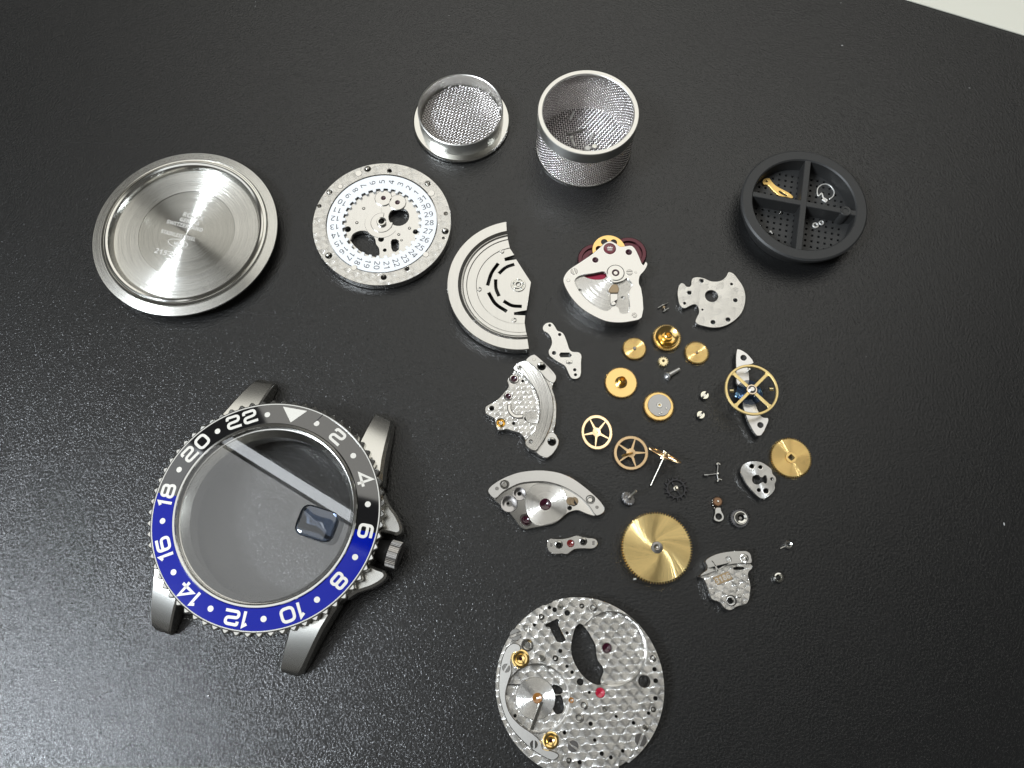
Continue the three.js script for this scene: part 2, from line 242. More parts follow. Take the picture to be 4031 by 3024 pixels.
// outlines and hole centres measured on the parts, in millimetres from each part's origin o (desk position)
const D = {
  datePlate: {o:[-26.76,81.3],bite:[[-6.49,-4.04],[-6.32,-3.56],[-5.92,-2.42],[-4.95,-1.75],[-3.94,-1.56],[-2.91,-1.75],[-1.84,-2.61],[-1.24,-3.66],[-1.01,-4.7],[-0.46,-5.46],[-0.24,-6.4],[-0.18,-7.56]],blob:[[-6.31,-3.75],[-5.92,-2.42],[-4.95,-1.75],[-3.94,-1.56],[-2.91,-1.75],[-1.84,-2.61],[-1.19,-3.66],[-0.96,-4.7],[-0.33,-5.46],[-0.14,-6.4],[-0.55,-7.53],[-1.57,-7.34],[-2.94,-6.87],[-4.34,-6.02],[-5.42,-4.98]],slot:[[1.96,-4.15],[2.22,-3.58],[2.98,-3.48],[3.54,-3.86],[3.68,-4.81],[3.68,-5.85],[3.12,-6.41],[2.52,-6.32],[2.15,-5.57]],rim:[[-11.32,7.21,0.55],[-13.14,3.9,0.38],[0.96,12.31,0.47],[9.1,9.23,0.57],[13.08,2.11,0.38],[1.04,-12.41,0.55],[5.6,-10.48,0.45],[12.76,-3.56,0.24]],sunk:[[-3.79,13.22,0.7],[-10.34,-7.6,0.7],[13.11,-2.03,0.68]],discs:[[9.94,6.91,0.9],[9.32,-7.32,0.75],[-5.06,-10.29,0.75],[-9.13,8.5,0.62],[-5.53,11.7,0.9]],hole:[[3.33,1.7,2.15]],tube:[[-0.1,0.25,0.94]],small:[[-0.06,-3.54,0.59],[0.83,-6.04,0.37],[-4.05,3.65,0.31],[-5.26,0.29,0.31],[5.66,-1.0,0.31],[3.52,-2.44,0.29],[4.14,-3.77,0.24]],jew:[[-0.06,6.01,0.52],[2.92,4.97,0.52]],gap:[[-1.29,7.66,0.59],[0.26,7.82,0.59],[1.57,7.62,0.48],[-5.2,5.87,0.62],[-7.04,-1.23,0.65],[6.92,-1.81,0.54],[6.01,4.69,0.52]]},
  rotor: {o:[1.26,67.25],out:[[-2.45,15.36],[-2.17,11.02],[-1.83,8.5],[-0.76,6.7],[-2.79,6.0],[-2.65,5.36],[-0.39,5.76],[1.16,3.04],[2.58,0.61],[2.46,-0.12],[1.66,-5.5],[-0.84,-5.98],[-0.8,-6.47],[1.39,-6.57],[1.21,-8.91],[1.77,-11.23],[2.04,-13.42]],s1:[[-4.05,4.77],[-5.36,2.68],[-6.15,-0.07]],s2:[[-5.92,-1.69],[-4.54,-4.08],[-2.32,-5.74]],t1:[[-0.83,4.59],[-2.49,3.9],[-3.88,2.55]],t2:[[-4.54,1.21],[-4.46,-0.73],[-3.86,-2.41]],t3:[[-2.89,-3.53],[-1.27,-4.48],[0.64,-4.67]],edge:[[-14.23,1.09],[-12.01,8.75],[-7.15,13.82],[-13.28,-3.48],[-8.81,-10.07],[-2.99,-12.96]],hub:[[0.0,0.0,1.54]],riv:[[-3.33,7.5,0.49],[-7.79,-0.97,0.48],[-0.84,-7.62,0.48]],rings:[]},
  autoBridge: {o:[19.22,66.87],out:[[-3.05,6.67],[-1.58,8.04],[-0.4,9.11],[0.66,9.49],[1.78,8.96],[2.61,8.26],[3.56,8.36],[4.89,8.47],[5.61,7.72],[6.29,6.03],[7.0,4.15],[7.51,4.88],[7.9,4.46],[7.73,3.73],[7.09,2.69],[6.24,1.65],[6.01,0.0],[6.38,-1.03],[6.14,-7.29],[3.9,-8.12],[1.5,-8.38],[-1.05,-8.04],[-4.12,-6.45],[-5.92,-5.04],[-7.54,-3.06],[-8.69,-0.82],[-9.09,0.72],[-8.77,1.86],[-7.86,3.1],[-5.65,4.73]],rec:[[-6.93,0.62],[-5.73,1.9],[-3.09,2.37],[-0.64,2.73],[-0.22,1.65],[0.41,0.82],[1.14,0.37],[2.84,0.82],[3.61,1.34],[4.59,0.31],[4.74,-0.41],[4.22,-1.43],[3.97,-2.05],[3.77,-6.25],[1.86,-6.39],[1.54,-5.28],[0.73,-4.98],[-0.14,-5.79],[-0.97,-5.99],[-4.05,-4.18],[-5.84,-2.05]],slit:[[-4.89,1.9],[-2.9,2.44],[-0.64,2.73],[-0.33,1.96],[-0.88,1.28],[-2.58,1.07],[-4.06,1.4]],tri:[[-0.21,-1.48],[0.51,-0.31],[1.12,0.0],[1.76,-0.31],[1.99,-1.33],[1.69,-2.01],[0.2,-2.01]],fin:[[-0.26,-1.03],[0.37,-0.1],[1.12,0.1],[1.76,-0.21],[1.96,-1.23],[1.69,-1.94],[1.63,-3.27],[1.22,-4.28],[0.56,-4.58],[0.11,-4.18],[0.19,-2.15],[-0.25,-1.64]],pur:[[-2.34,6.03,3.62],[4.51,7.52,3.64]],gold:[[0.44,7.94,3.4]],big:[[0.46,7.77,1.21]],jew:[[-2.53,5.23,0.53],[4.25,6.98,0.57]],piv:[[1.41,2.37,0.75]],collar:[[1.41,2.37,1.88]],scr:[[-6.84,2.69,0.71],[4.19,2.48,0.64],[0.6,-5.89,0.77],[4.7,-6.79,0.52]],hol:[[-5.73,-1.23,0.35],[2.67,-2.86,0.37],[0.76,-4.18,0.37]],pin:[[-8.04,0.72,0.41],[5.44,2.48,0.26]]},
  perlPlate: {o:[40.13,64.66],out:[[3.73,5.95],[3.17,5.0],[2.24,4.16],[1.08,3.84],[-0.06,3.95],[-1.34,4.58],[-2.65,4.83],[-3.62,4.58],[-3.95,3.95],[-4.07,3.11],[-4.42,2.69],[-4.99,2.74],[-5.42,3.32],[-5.98,3.49],[-6.48,3.01],[-6.9,1.65],[-6.92,0.21],[-6.68,-1.23],[-6.17,-1.95],[-5.61,-2.05],[-4.83,-1.64],[-3.86,-1.23],[-3.3,-1.34],[-2.98,-2.05],[-2.97,-3.07],[-3.51,-4.09],[-3.8,-4.9],[-3.52,-5.4],[-2.16,-5.9],[-0.51,-6.23],[1.55,-6.01],[3.7,-4.9],[5.55,-3.07],[6.4,-1.03],[6.67,0.83],[6.45,2.49],[5.66,4.16],[4.66,5.63]],hol:[[-0.14,0.62,1.28],[-1.86,3.95,0.42],[-4.52,1.3,0.42],[-5.66,-0.97,0.26],[-2.2,-2.36,0.17],[4.1,3.26,0.25],[4.53,-0.31,0.4],[2.71,-4.49,0.43],[-0.32,-5.06,0.43]]},
  cross: {o:[30.34,62.96],a:[[-1.13,-0.04],[-0.16,0.47],[0.87,1.03]],b:[[-0.14,0.72],[0.23,-0.82]],c:[[-0.14,-0.82],[0.98,-0.2]]},
  tray: {o:[59.36,83.85],bar1:[[2.24,11.11],[-2.32,-10.31]],bar2:[[-10.23,2.56],[10.28,-2.0]],outer:[[0.0,0.0,12.78]],inner:[[-0.05,0.05,10.39]],loop:[[8.22,-1.54,1.13]]},
  lever: {o:[55.53,89.45],out:[[-1.95,2.7],[-2.69,2.31],[-2.93,1.78],[-2.74,1.06],[-1.9,0.98],[-1.09,-0.09],[-0.13,-1.24],[0.58,-1.73],[1.93,-1.97],[2.74,-2.24],[3.15,-2.03],[2.91,-1.5],[2.07,-0.71],[0.49,0.27],[-0.36,0.98],[-1.02,1.95],[-1.34,2.58]],slot:[[0.28,-0.5],[0.74,-0.53],[1.42,-1.06],[2.01,-1.55],[1.88,-1.87],[1.36,-1.59],[0.43,-0.97]],hol:[[-2.04,1.87,0.22]]},
  cspring: {o:[65.61,88.87],path:[[0.54,-1.8],[1.3,-1.23],[1.78,-0.18],[1.51,0.97],[0.69,1.74],[-0.39,1.74],[-1.42,0.97],[-1.79,-0.18],[-1.62,-1.02],[-0.86,-0.35],[-0.7,-1.23],[-0.36,-2.2]],foot:[[-0.45,-1.97,0.55]]},
  eight: {o:[62.95,81.09],r:[[-0.48,-0.21,0.67],[0.8,0.34,0.55]]},
  bits: {o:[53.06,79.25],p:[[0.0,0.0,0.39],[2.55,4.64,0.37]]},
  bridge2: {o:[2.81,41.95],out:[[1.42,10.57],[2.12,10.16],[3.52,8.8],[4.85,7.37],[5.67,6.25],[5.73,5.58],[5.22,4.69],[4.93,3.66],[5.26,2.48],[5.58,0.87],[5.61,-1.16],[5.43,-3.31],[5.06,-5.02],[5.73,-6.02],[5.99,-6.72],[5.83,-7.57],[4.99,-8.97],[3.88,-9.94],[3.2,-9.94],[1.58,-8.9],[-0.05,-8.13],[-0.39,-7.43],[-0.31,-6.72],[-0.72,-5.87],[-1.41,-5.17],[-2.37,-4.88],[-3.88,-4.46],[-4.57,-4.6],[-5.4,-4.67],[-5.88,-3.74],[-6.1,-2.45],[-7.0,-1.88],[-7.7,-1.45],[-7.95,-0.58],[-7.79,0.0],[-6.96,0.58],[-5.85,1.24],[-5.15,1.89],[-4.18,3.07],[-3.48,4.1],[-3.74,5.14],[-3.48,5.88],[-2.71,6.62],[-2.5,7.82],[-2.07,8.42],[-0.37,9.18],[0.35,10.01]],band:[[-0.3,9.1],[0.76,8.45],[1.74,7.67],[2.58,6.85],[3.27,5.88],[4.23,3.8],[4.89,1.75],[5.07,-0.15],[4.82,-2.6],[4.09,-5.02],[2.83,-7.28],[1.58,-8.83],[-0.05,-8.06],[-0.37,-7.35],[-0.25,-6.72],[0.79,-5.45],[1.63,-4.31],[2.26,-2.74],[2.43,-0.58],[2.1,1.75],[1.28,3.66],[0.03,5.28],[-1.37,6.47],[-2.47,7.0],[-2.47,7.82],[-2.04,8.39]],ear1:[[-0.2,9.18],[0.37,9.98],[1.42,10.54],[2.12,10.13],[3.52,8.77],[4.85,7.34],[5.65,6.22],[5.69,5.58],[5.2,4.69],[4.36,4.99],[3.48,5.8],[2.65,6.92],[1.81,7.73],[0.83,8.53]],ear2:[[5.06,-5.14],[5.7,-6.04],[5.95,-6.72],[5.79,-7.57],[4.96,-8.94],[3.88,-9.9],[3.2,-9.9],[1.66,-8.9],[2.9,-7.31],[4.18,-5.14]],ridge:[[-3.27,0.44],[-3.34,-0.43],[-2.99,-1.3],[-2.23,-1.95],[-0.7,-1.95]],pad:[[-0.35,-1.23],[0.83,-1.01],[2.07,-1.16],[2.12,-3.17],[0.81,-3.31],[0.05,-3.03]],ruby:[[-2.4,5.56,0.65],[-3.52,2.05,0.56]],hol:[[-1.37,7.49,0.31],[0.71,-7.0,0.27]],floorHol:[[-0.07,-2.33,0.36],[-2.5,-3.29,0.25],[-0.73,5.15,0.21],[-6.66,-0.33,0.42]],sunk:[[2.9,8.08,0.82],[4.64,-6.88,0.8],[1.46,9.47,0.37]],goldj:[[-4.93,-3.19,0.86]]},
  springPlate: {o:[10.14,53.72],out:[[-2.72,5.97],[-3.49,5.73],[-4.04,5.02],[-3.94,4.2],[-3.19,3.73],[-2.55,2.91],[-2.31,1.62],[-2.58,0.69],[-2.96,0.0],[-2.87,-0.92],[-2.19,-1.61],[-1.13,-2.41],[0.15,-3.21],[0.76,-4.58],[1.37,-5.71],[2.22,-5.89],[3.09,-5.37],[3.34,-2.53],[3.43,-0.92],[2.91,-0.35],[1.72,-0.23],[1.19,0.23],[0.69,1.86],[0.07,3.49],[-0.46,3.96],[-1.11,4.2],[-1.64,5.14],[-2.17,5.85]],slot:[[-0.88,-0.92],[-0.61,-0.46],[1.07,-0.46],[1.53,-0.97],[1.22,-1.38],[-0.63,-1.38]],hol:[[-2.66,5.33,0.26],[-0.73,3.37,0.28],[-1.91,-0.51,0.37],[2.06,-4.01,0.28],[2.18,-5.03,0.26]],blk:[[1.02,-2.41,0.52]]},
  bridge3: {o:[6.08,23.28],out:[[-10.49,2.53],[-10.2,3.12],[-8.85,4.2],[-7.32,5.03],[-5.07,5.87],[-2.94,6.23],[-1.04,6.33],[1.09,6.17],[2.98,5.75],[5.09,4.79],[6.94,3.48],[8.32,2.3],[9.45,1.23],[10.24,0.29],[10.73,-0.64],[10.65,-1.34],[10.05,-1.81],[9.11,-2.02],[8.18,-1.87],[7.38,-1.58],[6.8,-1.34],[6.11,-1.05],[5.53,-1.02],[4.23,-1.4],[3.29,-2.1],[2.46,-2.85],[1.4,-3.43],[0.01,-3.77],[-1.27,-4.0],[-2.66,-4.23],[-3.47,-4.41],[-4.17,-4.23],[-4.86,-3.66],[-5.79,-2.39],[-7.07,-0.88],[-8.48,0.18],[-9.89,1.47],[-10.43,2.18]],band:[[-10.49,2.53],[-10.2,3.12],[-8.85,4.2],[-7.32,5.03],[-5.07,5.87],[-2.94,6.23],[-1.04,6.33],[1.09,6.17],[2.98,5.75],[5.09,4.79],[6.94,3.48],[8.32,2.3],[9.45,1.23],[10.24,0.29],[10.73,-0.64],[10.65,-1.34],[10.05,-1.81],[9.11,-2.02],[8.0,-0.41],[6.64,1.12],[5.03,2.3],[3.28,3.24],[1.76,3.78],[-0.12,4.16],[-2.24,4.16],[-4.61,3.84],[-6.26,3.12],[-7.67,2.3],[-9.13,1.06],[-9.89,1.47],[-10.43,2.18]],disc:[[-3.67,1.2],[-3.07,2.62],[-1.88,3.76],[-0.1,4.17],[1.79,3.82],[3.08,3.1],[3.88,1.91],[4.08,0.5],[3.92,-1.15],[3.32,-1.99],[2.49,-2.72],[1.43,-3.26],[0.03,-3.61],[-1.25,-3.82],[-2.41,-3.24],[-3.22,-1.85],[-3.68,-0.44]],ruby:[[0.02,0.08,1.03],[-3.49,-2.7,0.58]],sunkr:[[-3.49,-2.68,1.14]],hol:[[-4.78,1.87,0.52],[-6.78,0.28,0.23],[4.45,-0.57,0.35]],scr:[[5.14,0.61,1.27]],sunk:[[-7.43,3.66,0.8],[8.21,0.9,0.77]],wells:[[-6.61,0.22,1.64],[-4.72,2.05,1.3]],pads:[[9.36,-0.53,0.35],[-8.84,2.89,0.4]]},
  cock: {o:[10.57,16.15],out:[[-3.62,1.14],[-3.1,1.08],[-1.83,1.03],[-0.55,1.2],[0.38,1.48],[1.08,1.68],[1.78,1.54],[2.93,1.26],[4.31,1.08],[4.76,0.74],[4.86,0.11],[4.49,-0.45],[3.9,-0.74],[2.29,-0.74],[1.02,-0.8],[0.44,-0.97],[-0.15,-1.36],[-0.62,-1.7],[-1.77,-1.64],[-3.03,-1.72],[-3.95,-1.25],[-4.28,-0.57],[-4.36,0.11],[-4.15,0.74]],sunk:[[-2.17,0.0,0.65],[2.23,0.57,0.65]],ruby:[[-0.03,0.2,0.6]],pads:[[-3.47,-0.06,0.25],[4.11,0.28,0.28]]},
  g1: {o:[24.04,54.15],r:[[0.0,0.0,2.38]]},
  g2: {o:[30.5,56.37],r:[[0.0,0.0,2.86]]},
  g3: {o:[36.19,53.26],r:[[0.0,0.0,2.46]]},
  pin: {o:[29.53,51.41],r:[[0.0,0.0,1.05]]},
  g4: {o:[21.09,47.12],r:[[0.0,0.0,3.2]],hubtop:[0.46,0.88,0.58]},
  g5: {o:[28.06,42.27],r:[[0.0,0.0,2.98]],disc:[0.14,0.19,2.21]},
  sc1: {o:[36.98,44.46],r:[[0.0,0.0,0.8]]},
  sc2: {o:[35.92,40.53],r:[[0.0,0.0,0.77]]},
  tubeBolt: {o:[30.01,48.35],ax:[[-0.03,-0.04],[2.55,1.52]],r:[[0.0,0.0,0.73],[2.55,1.52,0.29]]},
  balance: {o:[45.07,44.54],top:[[-1.16,9.17],[0.08,8.64],[1.09,7.65],[1.79,6.28],[1.1,5.89],[0.54,5.75],[0.63,4.43],[0.59,2.89],[0.35,1.92],[-0.63,1.16],[-1.67,1.73],[-2.02,2.31],[-1.82,5.01],[-1.7,6.97],[-1.39,8.74]],bot:[[-0.85,-1.12],[0.69,-1.12],[1.37,-2.45],[1.67,-3.38],[2.0,-4.23],[2.58,-4.73],[3.38,-4.79],[3.4,-5.44],[2.95,-6.37],[1.77,-8.21],[0.87,-8.3],[0.03,-6.92],[-0.54,-5.44],[-0.83,-4.32],[-1.06,-3.38],[-1.24,-2.45]],hol:[[-0.14,7.3,0.52],[1.75,-6.22,0.5]],rim:[[0.0,0.0,5.02]],hub:[[0.0,0.0,1.04]],scr:[[-4.21,-0.19,0.43],[4.08,0.13,0.43]],blue:[[0.42,0.07,2.88]],studs:[[0.48,4.65,0.26],[0.91,-0.78,0.22]]},
  ratchet: {o:[52.25,32.27],r:[[0.0,0.0,3.91]]},
  yoke: {o:[45.48,27.88],out:[[-3.11,2.07],[-2.52,2.94],[-1.44,3.49],[-0.06,3.6],[0.94,3.37],[1.9,2.76],[2.67,1.98],[2.76,1.2],[3.28,0.52],[3.29,-0.17],[2.97,-0.77],[2.94,-1.54],[2.37,-2.39],[1.27,-3.24],[0.41,-3.44],[-0.08,-3.32],[-1.15,-2.22],[-2.2,-0.86],[-2.9,0.69],[-3.14,1.38]],key:[[-1.22,0.17],[-1.03,0.72],[-0.41,1.03],[0.19,1.0],[0.46,0.65],[0.82,0.6],[1.2,0.98],[1.62,0.89],[1.59,-0.51],[1.16,-0.72],[0.8,-0.43],[0.32,-0.69],[-0.18,-0.92],[-0.84,-0.77],[-1.17,-0.34]],hol:[[-0.94,2.55,0.41],[0.62,2.38,0.34],[2.53,0.22,0.27],[-0.1,-1.85,0.32],[1.23,-2.05,0.44]],foot:[[-3.18,1.91,0.24],[-0.04,-3.28,0.2]]},
  fork: {o:[38.21,29.23],stem:[[-2.41,-0.26],[-1.46,-0.17],[-0.08,0.02]],bar:[[0.28,1.86],[0.15,0.78],[-0.02,0.0],[0.14,-1.38]],end:[[-2.49,-0.26],[-1.73,-0.26]],claw:[[-0.02,1.74],[0.29,2.0],[0.68,1.74]],claw2:[[-0.13,-1.5],[0.17,-1.04],[0.75,-1.16]]},
  setLever: {o:[37.63,23.99],arm:[[-0.35,-1.18],[0.58,-1.09],[0.7,-1.68],[1.09,-2.6],[0.89,-3.35],[0.19,-3.68],[-0.55,-3.52],[-0.84,-3.02],[-0.55,-2.18]],disc:[[0.08,-0.03,0.91]],eye:[[0.11,-2.72,0.55]]},
  slide: {o:[41.57,20.94],r:[[0.0,0.0,1.8],[0.0,0.0,1.27],[0.0,0.05,0.6]]},
  ringtail: {o:[49.98,16.24],tail:[[-0.58,-0.33],[-1.01,-0.46],[-1.5,-0.72]],r:[[0.0,0.0,0.76]]},
  jewring: {o:[47.52,10.42],r:[[0.0,0.0,0.98]]},
  click: {o:[38.22,10.17],out:[[-3.94,2.93],[-3.55,3.38],[-2.68,3.9],[-1.12,4.42],[0.72,4.71],[2.85,4.79],[3.6,4.74],[4.17,4.34],[4.33,3.67],[4.27,2.61],[4.58,2.31],[4.44,1.68],[3.86,1.17],[3.65,0.58],[3.86,-0.44],[3.91,-1.38],[3.75,-2.32],[3.4,-3.61],[2.96,-4.26],[2.12,-4.54],[1.05,-4.83],[0.27,-5.33],[-0.47,-5.35],[-1.18,-4.9],[-1.84,-4.04],[-3.14,-3.54],[-3.51,-2.61],[-3.85,-1.31],[-4.29,-0.17],[-4.86,0.22],[-5.14,0.36],[-4.57,0.95],[-3.78,1.46],[-3.65,2.2]],top:[[-3.94,2.93],[-3.55,3.38],[-2.68,3.9],[-1.12,4.42],[0.72,4.71],[2.85,4.79],[3.6,4.74],[4.17,4.34],[4.33,3.67],[4.28,2.67],[2.64,2.61],[0.82,2.46],[-0.87,2.05],[-1.83,1.46],[-3.22,0.95],[-4.46,0.51],[-5.07,0.41],[-4.57,0.95],[-3.78,1.46],[-3.65,2.2]],slit:[[-2.97,3.08],[-2.59,3.11],[-2.19,2.49],[-1.68,1.46],[-1.97,1.2],[-2.26,1.61],[-2.46,2.49]],slot:[[0.94,1.76],[1.16,2.08],[2.9,2.14],[3.2,1.81],[2.96,1.52],[1.15,1.43]],plq:[[-2.74,0.16],[0.11,1.31],[0.89,-0.05],[-2.06,-1.15]],hol:[[0.21,3.27,0.51]],sunk:[[3.03,3.5,0.73]],low:[[0.25,-3.73,0.89],[1.67,-2.94,0.36]]},
  barrel: {o:[25.83,15.51],r:[[0.0,0.0,6.42]],hub:[[0.09,0.22,1.15]]},
  w1: {o:[15.89,36.78],ax:[[-1.45,2.94],[1.66,-2.9]],bx:[[-1.99,-0.81],[2.04,0.75]],r:[[0.0,0.0,3.25]]},
  w2: {o:[22.2,33.01],r:[[0.0,0.0,3.18]]},
  w3: {o:[28.18,32.17],edge:[[-2.95,1.4],[2.91,-1.39]],shaft:[[0.19,0.06],[-2.31,-4.79]],r:[[0.0,0.0,3.27]]},
  escape: {o:[30.38,26.47],r:[[0.0,0.0,2.32]]},
  stemGear: {o:[21.31,24.56],stem:[[0.13,0.3],[2.09,1.67]],ax:[[-0.78,1.01],[0.78,-1.01]],r:[[0.0,0.0,1.32]]},
  main: {o:[11.45,-7.25],lens:[[0.34,9.79],[1.43,8.91],[2.31,7.49],[2.92,6.27],[3.02,4.87],[3.29,3.66],[3.99,2.8],[4.14,1.94],[3.64,0.91],[3.46,-0.02],[2.34,0.15],[1.09,0.91],[-0.15,2.28],[-1.02,4.0],[-1.35,5.57],[-1.02,7.67],[-0.42,9.26]],tee:[[-5.72,9.61],[-3.66,10.59],[-3.29,10.33],[-3.49,9.61],[-2.24,7.14],[-2.71,6.79],[-3.73,6.88],[-4.45,8.2],[-4.95,9.26],[-5.54,9.29]],leaf:[[-10.11,6.27],[-11.22,6.62],[-12.32,5.92],[-13.14,4.19],[-13.64,1.45],[-13.66,-1.25],[-13.02,-3.92],[-11.85,-6.39],[-9.89,-8.51],[-8.13,-9.96],[-5.85,-11.25],[-4.62,-11.57],[-3.73,-10.77],[-4.78,-10.13],[-6.36,-9.8],[-6.62,-8.84],[-7.76,-7.7],[-10.06,-6.23],[-11.67,-4.59],[-12.39,-2.76],[-12.48,-1.25],[-12.04,0.43],[-11.46,2.13],[-11.64,3.85],[-11.31,4.88],[-10.02,5.4]],slot2:[[-9.45,9.26],[-9.07,9.53],[-8.52,9.26],[-8.34,8.64],[-8.62,8.37],[-9.17,8.64]],bar:[[-8.44,-7.0],[-7.9,-7.08],[-6.23,-2.84],[-6.68,-2.67]],kid1:[[-5.26,-0.81],[-5.01,-0.22],[-4.01,-0.1],[-3.1,-0.56],[-2.9,-1.24],[-3.4,-1.58],[-4.57,-1.32]],kid2:[[-5.1,-2.17],[-4.4,-2.0],[-3.22,-1.74],[-2.87,-2.67],[-2.72,-3.84],[-3.09,-4.51],[-3.91,-4.68],[-4.44,-4.18],[-4.79,-3.18]],notch:[[5.36,-12.11],[6.0,-11.63],[7.24,-11.63]],outer:[[0.0,0.0,14.26]],pocket:[[5.62,5.78,5.9]],well:[[-7.24,-2.13,5.28]],welltop:[[-7.51,-2.21,3.35]],ruby:[[4.88,5.83,0.77],[6.88,-0.69,0.65],[3.41,-1.28,0.8]],amber:[[-7.15,-2.16,0.83],[-1.51,-2.46,0.47]],gold:[[-9.99,4.1,1.5],[-5.07,-8.59,1.35]],scr:[[-10.85,7.98,1.11],[-12.44,2.61,0.77],[-7.86,-9.17,0.71],[-1.4,-9.49,0.97],[9.81,-8.52,1.07]],dark:[[10.9,0.49,1.0],[-1.87,11.58,0.45],[-3.2,5.36,0.31],[-1.98,8.29,0.24],[-2.1,2.89,0.26],[-1.26,1.94,0.27],[0.07,0.41,0.55],[-4.04,12.12,0.37],[12.82,0.58,0.36],[12.62,-2.16,0.33],[12.74,2.42,0.33],[3.3,-10.59,0.32],[-0.37,-11.87,0.32],[1.62,-6.08,0.32],[1.56,-1.25,0.22],[-12.18,-2.38,0.33],[-7.49,0.37,0.31],[-5.82,-4.33,0.27],[-4.41,-0.36,0.29],[4.78,-11.15,0.28],[6.77,-10.19,0.25],[8.76,-5.95,0.27],[-2.74,-7.43,0.29],[2.22,-8.57,0.25],[5.93,-4.96,0.22],[11.35,-4.46,0.25],[-4.94,12.48,0.28],[-7.58,9.61,0.26],[-10.95,-4.96,0.27]],sunk:[[-0.5,10.06,1.12],[-6.35,4.27,0.62],[-4.05,4.18,0.48],[-1.92,4.96,0.66],[2.65,12.48,0.71],[-3.1,12.57,0.47],[0.69,12.75,0.41],[-6.36,10.95,0.52],[10.69,-6.69,0.5],[12.19,-3.88,0.43],[-2.13,-11.63,0.42],[-8.82,6.27,1.02],[-0.27,-5.21,0.75],[0.59,-3.3,0.69],[4.09,-3.8,0.43],[12.57,4.18,0.62]]},
  case: {o:[-42.36,20.66],lugs:[[-8.98,25.16],[-4.26,25.98],[15.39,19.06],[19.35,19.06],[-20.37,-16.14],[-16.13,-19.38],[3.64,-24.37],[7.41,-25.71]],crown:[[20.71,-3.9],[23.35,-4.06],[23.05,-8.4],[20.43,-8.08]],guards:[[19.82,5.3],[23.39,0.29],[22.82,-1.84],[20.22,-8.76],[20.93,-10.02],[19.58,-11.9]],cyc:[[6.0,-1.52],[7.06,0.86],[10.38,1.18],[12.89,-0.41],[13.33,-2.15],[11.49,-5.11],[9.13,-4.95],[6.17,-3.4]],ins:[[0.0,0.0,19.85]],inner:[[0.31,0.7,15.84]]},
  lid: {o:[-11.11,107.24],base:[[0.0,0.0,10.47]],top:[[0.34,-0.33,9.1]],mesh:[[0.31,0.87,8.85]]},
  basket: {o:[14.69,96.21],top:[[0.0,0.0,9.96]]},
  inB: {o:[16.8,104.14],p1:[[-4.15,2.95],[-3.35,4.98]],p2:[[-4.74,-0.88],[-0.98,0.59]],p3:[[-4.14,-1.76],[-3.33,-3.93]],p4:[[-0.08,-2.48],[0.6,-0.59]],b:[[0.86,-3.93,0.64],[-0.63,-4.37,0.64],[-8.15,2.51,0.35]]},
  paper: {o:[110.19,136.35],edge:[[-18.17,4.43],[6.49,-5.59]]}
};

// ---------------------------------------------------------------- the setting: desk, ceiling, lamps
{
  const g = new THREE.BoxGeometry(2200, 25, 1300); g.translate(0, -12.5, 0); at(g, 0, 250);
  const top = g.toNonIndexed(); top.clearGroups(); top.addGroup(0, 12, 1); top.addGroup(12, 6, 0); top.addGroup(18, 18, 1);
  planar(top, GRAIN, GRAIN, 0.13, 0.41, 0.3);
  structure(mesh('desk', top, [M.desk, M.deskEdge]));
  const c = new THREE.BoxGeometry(4200, 40, 4200); c.translate(0, 1640, 0); at(c, 0, 300); c.clearGroups();
  structure(mesh('ceiling', c, M.paint));
}
for (const [name, label, w, l, [x, y], turn, radiance, col, z] of LAMPS) {
  const isTube = name === 'tube_light', hgt = isTube ? 22 : 30;
  const t = thing(name, label, 'lamp', [x, y], z, turn * RAD);
  const b = new THREE.BoxGeometry(w + 12, hgt, l + 12); b.translate(0, hgt / 2 + 3, 0); b.clearGroups();
  mesh('housing', b, M.lampBody, t);
  const f = new THREE.BoxGeometry(w, 2, l); f.translate(0, 1, 0); f.clearGroups();
  mesh('light_diffuser', f, new THREE.MeshStandardMaterial({ color: C(0.8, 0.8, 0.8), roughness: 0.6, emissive: C(...col), emissiveIntensity: radiance * 0.15 }), t);
  const a = new THREE.RectAreaLight(C(...col), radiance * 0.85, w * MM, l * MM);
  a.name = 'lamp_light'; a.rotation.x = -Math.PI / 2; a.position.y = -2 * MM; t.add(a);
}
{
  const e = D.paper.edge, dx = e[1][0] - e[0][0], dy = e[1][1] - e[0][1], l = Math.hypot(dx, dy), ux = dx / l, uy = dy / l, nx = -uy, ny = ux;
  const q = (a, b) => [e[0][0] + ux * a + nx * b, e[0][1] + uy * a + ny * b];
  const t = mesh('paper_sheet', planar(ext(poly([q(-60, 0), q(150, 0), q(150, 150), q(-60, 150)]), 0.02, 0.3, 0.03), 50), M.paper);
  t.position.copy(P3(...D.paper.o, 0));
  tag(t, 'cream white sheet of paper lying at the far corner of the black desk', 'paper');
}

